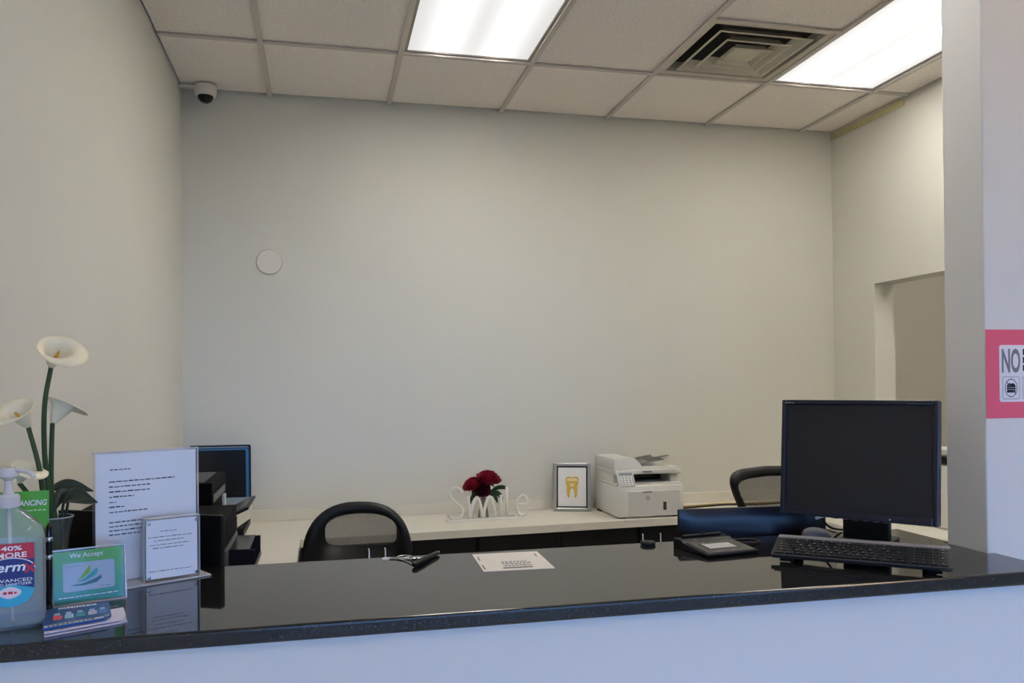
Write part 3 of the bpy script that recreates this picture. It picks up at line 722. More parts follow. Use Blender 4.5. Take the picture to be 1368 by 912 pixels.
# ------------------------------------------------------------------ signature pad
ang = math.radians(4)
t = thing('signature_pad', 'black electronic signature pad with grey screen beside the keyboard', 'signature pad', (.905, 1.835, G), math.radians(7))
w, d = .150, .155
prof = [(0, 0.003), (d, 0.0), (d, .024), (d-.035, .024), (d-.045, .018), (0, .009)]
MB().prism(prof, 0, w, 'x', .002).build('body', black_pl, t)
sl = math.atan2(.009, d-.045)
K = T(0, 0, .009) @ Matrix.Rotation(sl, 4, 'X')
MB().box((.006, .004, .0002), (w-.006, .104, .0022), .0008, 1, mtx=K).build('face_plate', mat('pad_grey', (62, 60, 64), .35), t)
MB().box((.026, .030, .0023), (w-.028, .084, .0028), mtx=K).build('screen_bezel', black_gl, t)
MB().box((.032, .034, .0029), (w-.040, .074, .0032), mtx=K).build('screen', mat('lcd_grey', (176, 178, 178), .3), t)
MB().tube([(.018, d-.018, .028), (w-.016, d-.014, .028)], [.0045, .0045], 10).tube([(w*.5, d-.018, .032), (w*.56, d-.017, .034)], .003, 8).build('stylus', black_pl, t, True, 40)
MB().tube(spline([(w-.005, d-.03, .012), (w+.03, d-.01, .006), (w+.075, d-.015, .005), (w+.085, d-.045, .004), (w+.05, d-.055, .004), (w+.02, d-.04, .005)], 8), .0035, 8).build('cord', black_pl, t, True)

# ------------------------------------------------------------------ second monitor seen from behind
def back_monitor(label, loc, rz, w, z1, m, z0=.10):
    """flat monitor on the low desk, screen turned away (+y); z1 = top above the desk"""
    t = thing('desk_monitor', label, 'monitor', loc, rz); h = w/2
    def shell(u, v):
        e = min(1, 8*min(u, 1-u, v, 1-v))
        return Vector((-h+w*u, -.012-.010*e**.5, z0+(z1-z0)*v))
    MB().grid(shell, 30, 20).build('back_shell', m, t, True)
    MB().box((-h, -.012, z0), (h, .006, z1), .004).build('bezel', black_pl, t)
    MB().box((-h+.015, .0055, z0+.015), (h-.015, .0068, z1-.015)).build('screen', black_gl, t)
    MB().box((-.03, -.05, .010), (.03, -.021, z0+.14), .004).build('neck', black_pl, t)
    MB().box((-.10, -.105, .0), (.10, .015, .012), .004).build('base', black_pl, t)
    return t
back_monitor('dark blue-black monitor seen from behind, rising beside the signature pad', (1.19, 2.13, .7352), math.radians(-3), .444, .406, mat('monitor_shell_navy', (20, 24, 40), .34))
back_monitor('black monitor seen from behind, standing behind the printed letter', (-.445, 2.222, .7352), math.atan2(-.22, .42), .474, .4475, mat('monitor_shell_black', (6, 6, 8), .5, spec=.15))

# ------------------------------------------------------------------ main monitor
ml, mr = Vector((1.221, 2.020)), Vector((1.4635, 1.714))
mid = (ml+mr)/2; ang = math.atan2((mr-ml).y, (mr-ml).x); W = (mr-ml).length
t = thing('desk_monitor', 'black square-format monitor turned towards the lobby beside the wall end', 'monitor', (mid.x, mid.y, G), ang)
z0, z1 = .069, .377
def mt(z): return T(-.003, 0, (z0+z1)/2) @ RX(-5.0) @ T(0, 0, -(z0+z1)/2)
K = mt(z0)
bz = mat('monitor_bezel', (24, 26, 40), .28)
b = MB(); w2 = W/2
b.box((-w2, 0, z0), (-w2+.013, .03, z1), .003, mtx=K); b.box((w2-.013, 0, z0), (w2, .03, z1), .003, mtx=K)
b.box((-w2+.0125, 0.0002, z1-.013), (w2-.0125, .03, z1), .003, mtx=K); b.box((-w2+.0125, .0002, z0), (w2-.0125, .03, z0+.020), .003, mtx=K)
bez = b.build('bezel', bz, t)
MB().box((-w2+.011, .006, z0+.018), (w2-.011, .012, z1-.011), mtx=K).build('screen', mat('screen_off', (40, 38, 39), .5, spec=.4), t)
MB().box((-w2+.012, .03, z0+.01), (w2-.012, .052, z1-.01), .01, mtx=K).box((-.12, .05, z0+.03), (.12, .075, z1-.06), .01, mtx=K).build('back_shell', black_pl, t)
b = MB(); wordlines(b, [(-w2+.010, -w2+.034, z1-.0095)], -.0004, .003); o = b.build('brand_mark', mat('bezel_grey', (150, 152, 160), .5), bez); o.data.transform(K)
b = MB(); wordlines(b, [(w2-.072, w2-.012, z1-.0095)], -.0004, .003); o = b.build('model_mark', mat('bezel_faint', (70, 72, 84), .5), bez); o.data.transform(K)
b = MB()
for i, x in enumerate((-.055, -.03, -.005, .02, .045, .07)): b.box((x, .002, z0-.0015), (x+.012, .010, z0+.0005), mtx=K)
b.build('button', grey_pl, bez)
MB().lathe([(0, 0), (.002, 0), (.0018, .0008), (0, .001)], 10, mtx=K @ T(.085, -.0002, z0+.008) @ RX(90)).build('power_light', mat('power_white', (235, 238, 245), .4), bez)
MB().box((-.055, .060, .006), (.062, .085, .20), .004).build('neck', black_pl, t)
MB().prism(rrect(.13, .14, .02, 4, .005, .080), 0, .010, 'z', .002).build('base', black_pl, t)
b = MB()
b.tube(spline([(-.05, .075, .12), (-.09, .09, .09), (-.12, .10, .05), (-.11, .13, .02), (-.10, .20, .004), (-.10, .235, .004)], 8), .003, 8)
b.build('cable', black_pl, t, True)
b = MB(); b.box((-.014, -.0006, -.004), (.014, .0006, .004), mtx=T(-.112, .055, .058) @ RY(-22) @ RX(8)); b.build('cable_tag', white_pl, t)

# grey mouse behind the keyboard
t = thing('computer_mouse', 'grey computer mouse half hidden behind the monitor stand', 'mouse', (1.325, 2.022, G), math.radians(10))
def mouse(u, v):
    a = 2*PI*u; r = math.sin(v*PI/2); 
    return Vector((.047*math.cos(a)*r, .028*math.sin(a)*r, .024*math.cos(v*PI/2)**.75*(1-.25*math.cos(a)*r)))
MB().grid(mouse, 28, 10).build('shell', mat('mouse_grey', (120, 118, 120), .4), t, True)
MB().tube([(.031, -.0005, .0165), (.025, -.0005, .0195), (.018, -.0005, .0215)], .0022, 8).build('scroll_wheel', black_pl, t, True)

# ------------------------------------------------------------------ keyboard
kl, kr = Vector((1.034, 1.765)), Vector((1.325, 1.524))
ang = math.atan2((kr-kl).y, (kr-kl).x); KW = (kr-kl).length+.004
t = thing('keyboard', 'slim grey-backed keyboard with black keys in front of the monitor', 'keyboard', (kl.x, kl.y, G), ang)
KD = .128
K = T(0, 0, .009) @ RX(11)
MB().prism(rrect(KW, KD, .008, 4, KW/2, KD/2), 0, .009, 'z', .0015, mtx=K).build('body', mat('keyboard_black', (26, 27, 34), .4), t)
MB().box((.002, KD-.020, .0085), (KW-.002, KD-.001, .0115), .001, 1, mtx=K).build('top_bar', mat('keyboard_bar', (122, 120, 124), .4), t)
MB().box((.03, KD-.018, -.024), (.06, KD-.010, .001), .001, 1, mtx=K).build('foot', black_pl, t)
MB().box((KW-.06, KD-.018, -.024), (KW-.03, KD-.010, .001), .001, 1, mtx=K).build('foot', black_pl, t)
MB().box((.02, .006, -.009), (.05, .016, .001), .001, 1, mtx=K).build('foot', black_pl, t)
MB().box((KW-.05, .006, -.009), (KW-.02, .016, .001), .001, 1, mtx=K).build('foot', black_pl, t)
keym = mat('key_black', (22, 22, 26), .42); keyink = mat('key_legend', (190, 190, 196), .6)
pitch = (KW-.012)/19.4; rowp = (KD-.030)/6
kb0 = MB(); kb0.box((-.5, -.5, 0), (.5, .5, 1)); kob = kb0.build('key', keym, t); kme = kob.data; first = True
mainrows = [[1]*15, [1]*13+[2], [1.5]+[1]*12+[1.5], [1.8]+[1]*11+[2.2], [2.2]+[1]*10+[2.8], [1.3, 1.1, 1.1, 1.3, 5.2, 1.1, 1.1, 1, 1, .8]]
rr = random.Random(2); leg = MB()
for ri, row in enumerate(mainrows):
    y = KD-.024-rowp*(ri+.5); x = .006; s = 15/sum(row); cells = [(q*s) for q in row]
    for q in cells+['gap']+[1, 1, 1, 1]:
        if q == 'gap': x += pitch*.35; continue
        wk = q*pitch
        o = kob if first else share('key', kme, t); first = False
        o.matrix_local = K @ T(x+wk/2, y, .0088) @ Matrix.Diagonal((wk-.0026, rowp-.0026, .0034, 1))
        if rr.random() < .85: 
            lw_ = rr.uniform(.002, .0042); leg.box((x+wk*.3, y, .0122), (x+wk*.3+lw_, y+.0022, .01235), mtx=K)
        x += wk
leg.build('key_legends', keyink, t)['kind'] = 'stuff'

# ------------------------------------------------------------------ NO sign on the wall end
t = thing('notice_sign', 'pink notice reading NO with crossed-out burger symbol on wall', 'sign', (1.5975, PYF-.0006, 1.400))
MB().box((0, -.0008, 0), (.279, 0, .220)).build('pink_sheet', mat('sign_pink', (226, 94, 120), .6), t)
wp = MB().prism(rrect(.201, .141, .006, 4, .1395, .111), -.0012, -.0008, 'y').build('white_panel', mat('sign_white', (224, 220, 226), .6), t)
gnk = mat('sign_grey', (120, 120, 128), .6); bk = mat('sign_black', (18, 18, 24), .6)
text('lettering', 'NO', gnk, wp, .0455, .1010, .1120, .1730, -.0016, .03)
for z in (.157, .137, .117):
    MB().box((.1085, -.0016, z), (.200, -.0012, z+.015)).build('print_block', bk, wp)
def frame2(mb, w, h, th, cx, cz, y=-.0016):
    o_, i_ = rrect(w, h, .004, 4, cx, cz), rrect(w-2*th, h-2*th, .003, 4, cx, cz)
    n = len(o_)
    t_ = bmesh.new(); A = [t_.verts.new((p[0], y, p[1])) for p in o_]; B_ = [t_.verts.new((p[0], y, p[1])) for p in i_]
    for i in range(n): t_.faces.new((A[i], A[(i+1) % n], B_[(i+1) % n], B_[i]))
    mb._add(t_)
def ring2(mb, r, th, cx, cz, y=-.0017):
    t_ = bmesh.new(); n = 28
    A = [t_.verts.new((cx+r*math.cos(2*PI*i/n)*.86, y, cz+r*math.sin(2*PI*i/n)*1.08)) for i in range(n)]
    B_ = [t_.verts.new((cx+(r-th)*math.cos(2*PI*i/n)*.86, y, cz+(r-th)*math.sin(2*PI*i/n)*1.08)) for i in range(n)]
    for i in range(n): t_.faces.new((A[i], A[(i+1) % n], B_[(i+1) % n], B_[i]))
    mb._add(t_)
b = MB()
for cx in (.0725, .1325, .1925): frame2(b, .051, .056, .0011, cx, .0750)
for cx in (.0725, .1325, .1925): ring2(b, .0215, .0022, cx, .0750)
for cx in (.0725, .1325, .1925): b.box((-.0012, -.0021, -.021), (.0012, -.0018, .021), mtx=T(cx, 0, .075) @ RY(-42))
b.build('prohibition_symbol', mat('sign_dark_grey', (96, 94, 104), .6), wp)
b = MB()
b.prism([(.0595, .0765), (.0605, .0825), (.0665, .0870), (.0725, .0855), (.0785, .0870), (.0845, .0825), (.0855, .0765)], -.0019, -.0017, 'y')
b.box((.0590, -.0019, .0715), (.0860, -.0017, .0755)); b.box((.0600, -.0019, .0635), (.0850, -.0017, .0705))
b.build('burger_symbol', bk, wp)

# ------------------------------------------------------------------ office chairs
def mesh_material():
    m = bpy.data.materials.new('chair_mesh'); m.use_nodes = True; nt = m.node_tree; b = nt.nodes['Principled BSDF']; out = nt.nodes['Material Output']
    b.inputs['Base Color'].default_value = (.05, .048, .045, 1); b.inputs['Roughness'].default_value = .6
    tc = nt.nodes.new('ShaderNodeTexCoord'); mp = nt.nodes.new('ShaderNodeMapping'); mp.inputs['Rotation'].default_value = (0, .6, 0); mp.inputs['Scale'].default_value = (1, 1, 1)
    nt.links.new(tc.outputs['Object'], mp.inputs[0])
    w = nt.nodes.new('ShaderNodeTexWave'); w.inputs['Scale'].default_value = 60; w.bands_direction = 'X'
    w2_ = nt.nodes.new('ShaderNodeTexWave'); w2_.inputs['Scale'].default_value = 60; w2_.bands_direction = 'Z'
    nt.links.new(mp.outputs[0], w.inputs[0]); nt.links.new(mp.outputs[0], w2_.inputs[0])
    mul = nt.nodes.new('ShaderNodeMath'); mul.operation = 'MULTIPLY'; nt.links.new(w.outputs['Fac'], mul.inputs[0]); nt.links.new(w2_.outputs['Fac'], mul.inputs[1])
    rp = nt.nodes.new('ShaderNodeMapRange'); rp.inputs[1].default_value = .05; rp.inputs[2].default_value = .45; rp.inputs[3].default_value = .85; rp.inputs[4].default_value = .45
    nt.links.new(mul.outputs[0], rp.inputs[0])
    tr = nt.nodes.new('ShaderNodeBsdfTransparent'); mx = nt.nodes.new('ShaderNodeMixShader')
    nt.links.new(rp.outputs[0], mx.inputs[0]); nt.links.new(tr.outputs[0], mx.inputs[1]); nt.links.new(b.outputs[0], mx.inputs[2]); nt.links.new(mx.outputs[0], out.inputs[0])
    return m
meshm = mesh_material(); chairm = mat('chair_black', (13, 13, 16), .45)
def chair(label, loc, rz, outline, inner, bow, zseat=.46):
    """outline / inner: lists of (x, z) loops with the same count"""
    t = thing('office_chair', label, 'chair', loc, rz, 'black mesh-back office chairs')
    hw_ = max(abs(p[0]) for p in outline)
    def yb(x, z): return -bow*(1-(x/hw_)**2)
    n = len(outline); bm = bmesh.new()
    def loop(pts, dy): return [bm.verts.new((x, .0+yb(x, z)*-1+dy, z)) for x, z in pts]
    mids = [((o[0]*.5+i[0]*.5), (o[1]*.5+i[1]*.5)) for o, i in zip(outline, inner)]
    L = [loop(outline, .012), loop(mids, -.006), loop(inner, .010), loop(inner, .026), loop(mids, .040), loop(outline, .028)]
    for q in range(6):
        A, B_ = L[q], L[(q+1) % 6]
        for i in range(n): bm.faces.new((A[i], A[(i+1) % n], B_[(i+1) % n], B_[i]))
    bmesh.ops.recalc_face_normals(bm, faces=bm.faces[:])
    mb_ = MB(); mb_._add(bm); mb_.build('back_frame', chairm, t, True)
    bm = bmesh.new(); cx = sum(p[0] for p in inner)/n; cz = sum(p[1] for p in inner)/n
    rings = []
    for k in (1.02, .8, .6, .4, .2):
        rings.append([bm.verts.new((cx+(x-cx)*k, -yb(cx+(x-cx)*k, z)+.018, cz+(z-cz)*k)) for x, z in inner])
    for A, B_ in zip(rings, rings[1:]):
        for i in range(n): bm.faces.new((A[i], A[(i+1) % n], B_[(i+1) % n], B_[i]))
    bm.faces.new(rings[-1])
    mb_ = MB(); mb_._add(bm); mb_.build('back_mesh', meshm, t, True)
    MB().prism(rrect(.48, .47, .09, 6, 0, -.27), zseat-.04, zseat+.04, 'z', .015).build('seat', chairm, t, True, 40)
    MB().tube(spline([(0, -.10, zseat-.05), (0, .03, zseat-.03), (0, .10, zseat+.08), (0, .085, zseat+.22)], 6), .022, 8).build('back_support', black_pl, t, True)
    MB().lathe([(.03, .12), (.03, .30), (.018, .30), (.018, zseat-.04)], 16, mtx=T(0, -.25, 0)).build('gas_column', black_pl, t, True, 40)
    MB().lathe([(.05, .07), (.05, .11), (.03, .13)], 16, mtx=T(0, -.25, 0)).build('hub', black_pl, t, True, 40)
    for i in range(5):
        a = 2*PI*i/5+.3; e = Vector((.29*math.cos(a), -.25+.29*math.sin(a), .07))
        MB().tube([(0, -.25, .10), e], [.024, .014], 8).build('base_leg', black_pl, t, True)
        MB().lathe([(.0, -.012), (.026, -.012), (.026, .012), (0, .012)], 16, mtx=T(e.x, e.y, .027) @ RZ(math.degrees(a)) @ RX(90)).tube([(e.x, e.y, .045), (e.x, e.y, .075)], .008, 8).build('caster', black_pl, t, True, 40)
    for s in (-1, 1):
        MB().tube(spline([(s*.20, -.2, zseat-.03), (s*.29, -.2, zseat), (s*.30, -.2, zseat+.12), (s*.30, -.2, zseat+.17)], 5), .014, 8).box((s*.30-.035, -.33, zseat+.165), (s*.30+.035, -.08, zseat+.195), .012).build('armrest', black_pl, t, True, 50)
    return t
# outline of the backrest of the chair behind the counter: rounded dome, flat lower bar
N = 48
def dome(cx, w, z0, z1, top, nn=N, skew=0):
    out = []
    for i in range(nn):
        a = 2*PI*i/nn; ca, sa = math.cos(a), math.sin(a)
        e = 2/top if sa >= 0 else 2/5.0
        x = w*math.copysign(abs(ca)**e, ca); k = math.copysign(abs(sa)**e, sa)
        z = (z1+z0)/2+(z1-z0)/2*k
        out.append((cx+x*(1+skew*(k<0)*0)+skew*(k), z))
    return out
outl = dome(0, .205, .62, 1.052, 2.5)
inn = dome(.010, .135, .886, 1.008, 2.4)
chair('black office chair with domed mesh backrest tucked behind the granite counter', (.125, 3.14, 0), math.radians(-8), outl, inn, .05)
def trap(w1, w0, z0, z1, r, nn=N):
    base_ = []
    for i in range(nn):
        a = 2*PI*i/nn; ca, sa = math.cos(a), math.sin(a); e = 2/6
        x = math.copysign(abs(ca)**e, ca); k = math.copysign(abs(sa)**e, sa)
        ww = w0+(w1-w0)*max(0, (k-.1)/.9)
        base_.append((x*ww, (z1+z0)/2+(z1-z0)/2*k+.012*(k > 0)*(1-x*x)))
    return base_
chair('black office chair with square-cornered mesh backrest behind the big monitor', (1.775, 2.98, 0), math.radians(12), trap(.255, .105, .66, 1.142, .05), trap(.205, .090, .80, 1.102, .04), .04)

# ------------------------------------------------------------------ black printers on the left worktop
pblack = mat('printer_black', (9, 9, 11), .6, spec=.06)
def black_printer(label, y0, y1, x1, ztop, feeder, lidm):
    w = y1-y0; x0 = XL+.022; dpt = x1-x0; h = ztop-DZ
    t = thing('inkjet_printer', label, 'printer', (x1, y0, DZ), 0, 'black printers on the left worktop')
    # local: x from -dpt..0 (front of the printer faces +x), y 0..w
    MB().box((-dpt, 0, .012), (-.002, w, h-.0745), .003).build('body', pblack, t)
    b = MB()
    for x in (-dpt+.03, -.05):
        for y in (.03, w-.03): b.lathe([(0, 0), (.012, 0), (.012, .013), (0, .013)], 12, mtx=T(x, y, 0))
    b.build('rubber_foot', pblack, t)
    MB().box((-dpt+.01, .001, h-.074), (0, w-.001, h-.0365), .003).build('scanner_body', pblack, t)
    ld = MB().box((-dpt+.005, .0, h-.036), (-.001, w, h), .004).build('scanner_lid', pblack, t)
    MB().box((-dpt+.02, .02, h-.001), (-.03, w-.02, h+.001), .001, 1).build('lid_panel', lidm, ld)
    if feeder: MB().box((-dpt, .01, h), (-dpt+.09, w-.01, h+feeder), .012).build('paper_feeder', pblack, t)
    return t, h, dpt, w
t, h, dp, w = black_printer('low black inkjet printer with open output tray, beside the granite counter', 2.42, 2.80, -.270, 1.115, .045, pblack)
MB().box((-.016, .02, h-.150), (.003, w-.02, h-.082), .003).build('front_panel', mat('printer_grey', (70, 69, 72), .35), t)
MB().box((-.004, .10, h-.135), (.005, .24, h-.095), .002, 1).build('display', black_gl, t)
b = MB(); z = .150
b.box((-.05, .10, z), (.075, .34, z+.004)); b.box((-.05, .10, z), (.075, .104, z+.062)); b.box((-.05, .336, z), (.075, .34, z+.062)); b.box((-.05, .10, z+.060), (.06, .34, z+.064))
b.build('output_tray', mat('tray_dark', (30, 30, 40), .25), t)
MB().box((.073, .10, z), (.077, .34, z+.012), .001, 1).build('tray_lip', grey_pl, t)
t, h, dp, w = black_printer('taller black inkjet printer with tilted panel, standing nearer the back wall', 2.93, 3.33, -.362, 1.172, 0, mat('printer_lid_grey', (58, 57, 60), .5))
MB().box((-.002, .03, h-.070), (.001, w-.03, h-.044)).build('side_strip', mat('printer_grey', (70, 69, 72), .35), t)
MB().box((-.010, .30, h-.14), (.006, .36, h-.078), .002, 1).build('white_tab', mat('tab_white', (190, 190, 190), .4), t)
K = T(.0, 0, h-.150) @ RY(-24)
MB().box((0, .04, 0), (.125, .36, .010), .003, mtx=K).build('control_panel', black_pl, t)
MB().box((.03, .08, .010), (.08, .18, .0115), mtx=K).box((.09, .10, .010), (.115, .30, .0112), mtx=K).build('control_keys', grey_pl, t)
MB().prism([(-.01, .12), (.095, .19), (.095, .17), (.055, .11), (-.01, .06)], .06, .34, 'y').build('output_slot', black_pl, t)
MB().box((.028, .059, .150), (.075, .0595+.001, .165), .0005, 1, mtx=T(0, 0, 0)).build('silver_hinge', chrome, t)

# folders standing on a riser against the back wall
RZ0 = .937
t = thing('desk_riser', 'white riser box against the back wall with folders standing on it', 'riser', (-.50, 4.31, DZ))
MB().box((-.150, -.035, .012), (.150, .070, RZ0-DZ), .003).build('box', desk_white, t)
MB().box((-.140, -.030, .0), (.140, .065, .012)).build('plinth', desk_white, t)
MB().box((-.150, -.0365, RZ0-DZ-.03), (.150, -.0352, RZ0-DZ+.014)).build('clear_lip', clear_mat('holder_plastic', (186, 206, 220), .45, .12), t)
for i, (nm, lb, m_, x1, y, z1) in enumerate((
    ('folder', 'black folder standing at the back of the white riser', mat('folder_black', (20, 22, 32), .4), -.352, 4.350, 1.206),
    ('folder', 'pale grey-blue folder between the black and blue folders', mat('folder_pale', (150, 172, 190), .5), -.362, 4.335, 1.198),
    ('folder', 'navy folder standing just behind the blue one', mat('folder_navy', (24, 30, 58), .4), -.358, 4.327, 1.194),
    ('folder', 'bright blue folder edging out behind the black front folder', mat('folder_blue', (52, 122, 178), .45), -.361, 4.312, 1.190),
    ('folder', 'black glossy folder at the front of the white riser', mat('folder_front', (26, 26, 30), .25), -.372, 4.298, 1.184))):
    w_ = .29; o = thing(nm, lb, 'folder', (x1-w_, y, RZ0+.0005), 0, 'folders on the white riser')
    hh = z1-RZ0-.0005
    MB().prism(rrect(w_, hh, .008, 4, w_/2, hh/2), -.0035, .0035, 'y', .001).build('cover', m_, o)
    MB().box((.004, -.0012, .004), (w_+.001, .0012, hh-.006)).build('sheets', paper if i == 1 else m_, o)

# ------------------------------------------------------------------ SMILE letters, roses
wl = mat('letter_white', (236, 234, 226), .45)
t = thing('smile_sign', 'white freestanding letters spelling SMILE on the back worktop', 'sign', (.606, 4.118, DZ), math.radians(1))
MB().box((0, -.02, 0), (.425, .02, .010), .002, 1).build('base', wl, t)
def stroke(name, paths, r=.0075):
    b = MB()
    for p in paths: b.tube(p if len(p) < 3 else spline(p, 6), r, 8)
    o = b.build('letter', wl, t, True); return o
zb = .014
stroke('S', [[(.082, 0, .142), (.068, 0, .165), (.040, 0, .170), (.020, 0, .150), (.026, 0, .122), (.052, 0, .095), (.080, 0, .068), (.084, 0, .038), (.062, 0, .016), (.030, 0, .018), (.010, 0, .040)]])
stroke('M', [[(.112, 0, .125), (.118, 0, .07), (.124, 0, zb)], [(.124, 0, zb), (.134, 0, .07), (.150, 0, .108), (.164, 0, .112), (.176, 0, .08), (.190, 0, zb)], [(.190, 0, zb), (.202, 0, .07), (.218, 0, .11), (.232, 0, .112), (.246, 0, .07), (.256, 0, zb)]], .009)
stroke('I', [[(.285, 0, zb), (.285, 0, .125)]])
stroke('L', [[(.316, 0, .165), (.316, 0, zb+.002)], [(.316, 0, zb+.004), (.352, 0, zb+.004)]])
stroke('E', [[(.375, 0, .072), (.420, 0, .075), (.418, 0, .105), (.398, 0, .118), (.376, 0, .100), (.368, 0, .06), (.380, 0, .024), (.402, 0, zb+.002), (.420, 0, .026)]])
gv = MB().lathe([(.026, 0), (.028, .004), (.024, .03), (.020, .07), (.024, .100), (.0225, .100), (.0185, .07), (.022, .03), (0, .006)], 24, mtx=T(.812, 4.195, DZ)).build('bud_vase', clear_mat('bud_vase_glass', (214, 204, 180), .3, .05), None, True, 50)
tag(gv, 'small clear vase behind the white letters holding red roses', 'vase')
rosem = mat('rose_red', (150, 16, 46), .6, noise=(60, .25)); rose_dark = mat('rose_deep', (92, 10, 44), .6, noise=(60, .25)); rleaf = mat('rose_leaf', (36, 62, 34), .5, noise=(30, .2))
def rose(label, c, r, m, tilt):
    base = Vector((.812, 4.195, DZ+.012)); o0 = base
    t = thing('rose', label, 'flower', base, 0, 'red roses in the bud vase')
    C_ = Vector(c)
    MB().tube([p-o0 for p in spline([base, (.812+(C_.x-.812)*.25, 4.195, DZ+.10), C_-Vector((0, 0, r*.6))], 6)], .0025, 6).build('stem', rleaf, t, True)
    Kx = T(*(C_-o0)) @ Euler(tilt).to_matrix().to_4x4()
    b = MB(); rn = random.Random(int(c[0]*1000))
    for layer, (n, rad, hgt, op) in enumerate(((3, .25, .55, .05), (4, .45, .55, .12), (5, .65, .45, .25), (6, .86, .30, .42), (6, 1.0, .10, .6))):
        for i in range(n):
            th0 = 2*PI*i/n+layer*.7+rn.uniform(-.15, .15); sp = 2*PI/n*.75
            def fn(u, v, th0=th0, sp=sp, rad=rad, hgt=hgt, op=op):
                a = th0+(u-.5)*2*sp; e = 1-abs(u-.5)*2
                rr_ = r*rad*(.35+.65*math.sin(min(1, v*1.05)*PI/2))*(1+op*.35*v**4)
                z = -r*.7+r*(hgt+.72)*v*(.80+.20*e**.6)-op*r*.25*v**5
                return Vector((rr_*math.cos(a), rr_*math.sin(a), z))
            b.grid(fn, 6, 6, Kx)
    bl = b.build('bloom', m, t, True)
    b = MB()
    for i in range(5):
        a = 2*PI*i/5
        b.tube([Vector((0, 0, -r*.7)), Vector((.5*r*math.cos(a), .5*r*math.sin(a), -r*.75)), Vector((.85*r*math.cos(a), .85*r*math.sin(a), -r*1.0))], [.006, .005, .001], 6, mtx=Kx)
    b.build('sepals', rleaf, t, True)
rose('red rose blooming over the letter S side of the vase', (.752, 4.180, DZ+.182), .046, rosem, (.35, -.5, 0))
rose('large red rose, the highest in the little vase', (.842, 4.185, DZ+.212), .056, rosem, (.30, .18, 0))
rose('deep red rose hanging lowest among the three roses', (.800, 4.165, DZ+.152), .040, rose_dark, (.8, 0, 0))
def roseleaf(label, pts, wd):
    t = thing('rose_leaf', label, 'leaf', pts[0], 0, 'green leaves under the roses'); o0 = Vector(pts[0]); p = spline(pts, 6)
    def fn(u, v):
        f = u*(len(p)-1); i = min(int(f), len(p)-2); c_ = p[i].lerp(p[i+1], f-i)-o0; d = (p[i+1]-p[i]).normalized()
        s_ = d.cross(Vector((0, 1, .3))).normalized(); return c_+s_*(v-.5)*2*wd*math.sin(PI*(.04+.94*u))+Vector((0, -.004*abs(v-.5), 0))
    o = MB().grid(fn, 10, 4).build('blade', rleaf, t, True); md = o.modifiers.new('thick', 'SOLIDIFY'); md.thickness = .001
    MB().tube([q-o0 for q in p[:int(len(p)*.9)]], .001, 6).build('midrib', rleaf, t, True)
zz = DZ
roseleaf('pointed green leaf curling out below the highest rose', [(.83, 4.17, zz+.125), (.875, 4.165, zz+.155), (.915, 4.16, zz+.158), (.935, 4.16, zz+.140)], .012)
roseleaf('green leaf drooping beneath the highest rose', [(.83, 4.165, zz+.120), (.868, 4.16, zz+.135), (.895, 4.155, zz+.115), (.905, 4.155, zz+.09)], .013)
roseleaf('dark green leaf hanging beside the letter M', [(.80, 4.165, zz+.120), (.765, 4.16, zz+.130), (.745, 4.155, zz+.105), (.735, 4.155, zz+.075)], .012)
roseleaf('narrow green leaf under the deep red rose', [(.84, 4.17, zz+.118), (.862, 4.155, zz+.118), (.872, 4.15, zz+.10), (.878, 4.15, zz+.078)], .009)

# ------------------------------------------------------------------ framed tooth print
ang = math.radians(-20)
t = thing('picture_frame', 'silver framed print of a gold tooth leaning on the wall', 'picture frame', (1.222, 4.312, DZ), ang)
fw, fh = .205, .262
K = RX(-9)
sil = mat('frame_silver', (176, 174, 172), .3, metal=.55)
for lo_b, hi_b in (((0, -.008, 0), (.019, .010, fh)), ((fw-.019, -.008, 0), (fw, .010, fh)), ((.019, -.008, 0), (fw-.019, .010, .019)), ((.019, -.008, fh-.019), (fw-.019, .010, fh))):
    MB().box(lo_b, hi_b, .004, 2, mtx=K).build('frame_rail', sil, t)
MB().box((.018, .003, .018), (fw-.018, .008, fh-.018), mtx=K).build('backing', black_gl, t)
pr = MB().box((.026, .0005, .026), (fw-.026, .0025, fh-.026), mtx=K).build('print', mat('print_white', (232, 230, 230), .6), t)
gold = mat('tooth_gold', (206, 170, 70), .45, noise=(60, .12)); goldp = mat('tooth_pale', (232, 214, 168), .5)
def mir(h): return h+[(-x, z) for x, z in h[::-1]]
cxp, czp = fw/2, fh*.50
half = [(0, .050), (.016, .056), (.030, .054), (.036, .042), (.033, .020), (.028, .000), (.029, -.022), (.027, -.046), (.020, -.060), (.014, -.056), (.013, -.036), (.008, -.014), (0, -.004)]
MB().prism([(cxp+x, czp+z) for x, z in mir(half)], -.0002, .0005, 'y', mtx=K).build('tooth_body', gold, pr)
half = [(0, .043), (.014, .048), (.025, .047), (.029, .039), (.026, .030), (.012, .033), (0, .030)]
MB().prism([(cxp+x, czp+z) for x, z in mir(half)], -.0008, -.0002, 'y', mtx=K).build('tooth_crown', goldp, pr)
half = [(0, .018), (.010, .020), (.013, .012), (.010, .002), (.005, .000), (0, .004)]
MB().prism([(cxp+x, czp+z) for x, z in mir(half)], -.0008, -.0002, 'y', mtx=K).build('tooth_pulp', goldp, pr)
MB().box((fw*.3, .012, .0), (fw*.7, .016, .14), mtx=T(0, .052, 0) @ RX(12)).build('easel_back', black_pl, t)

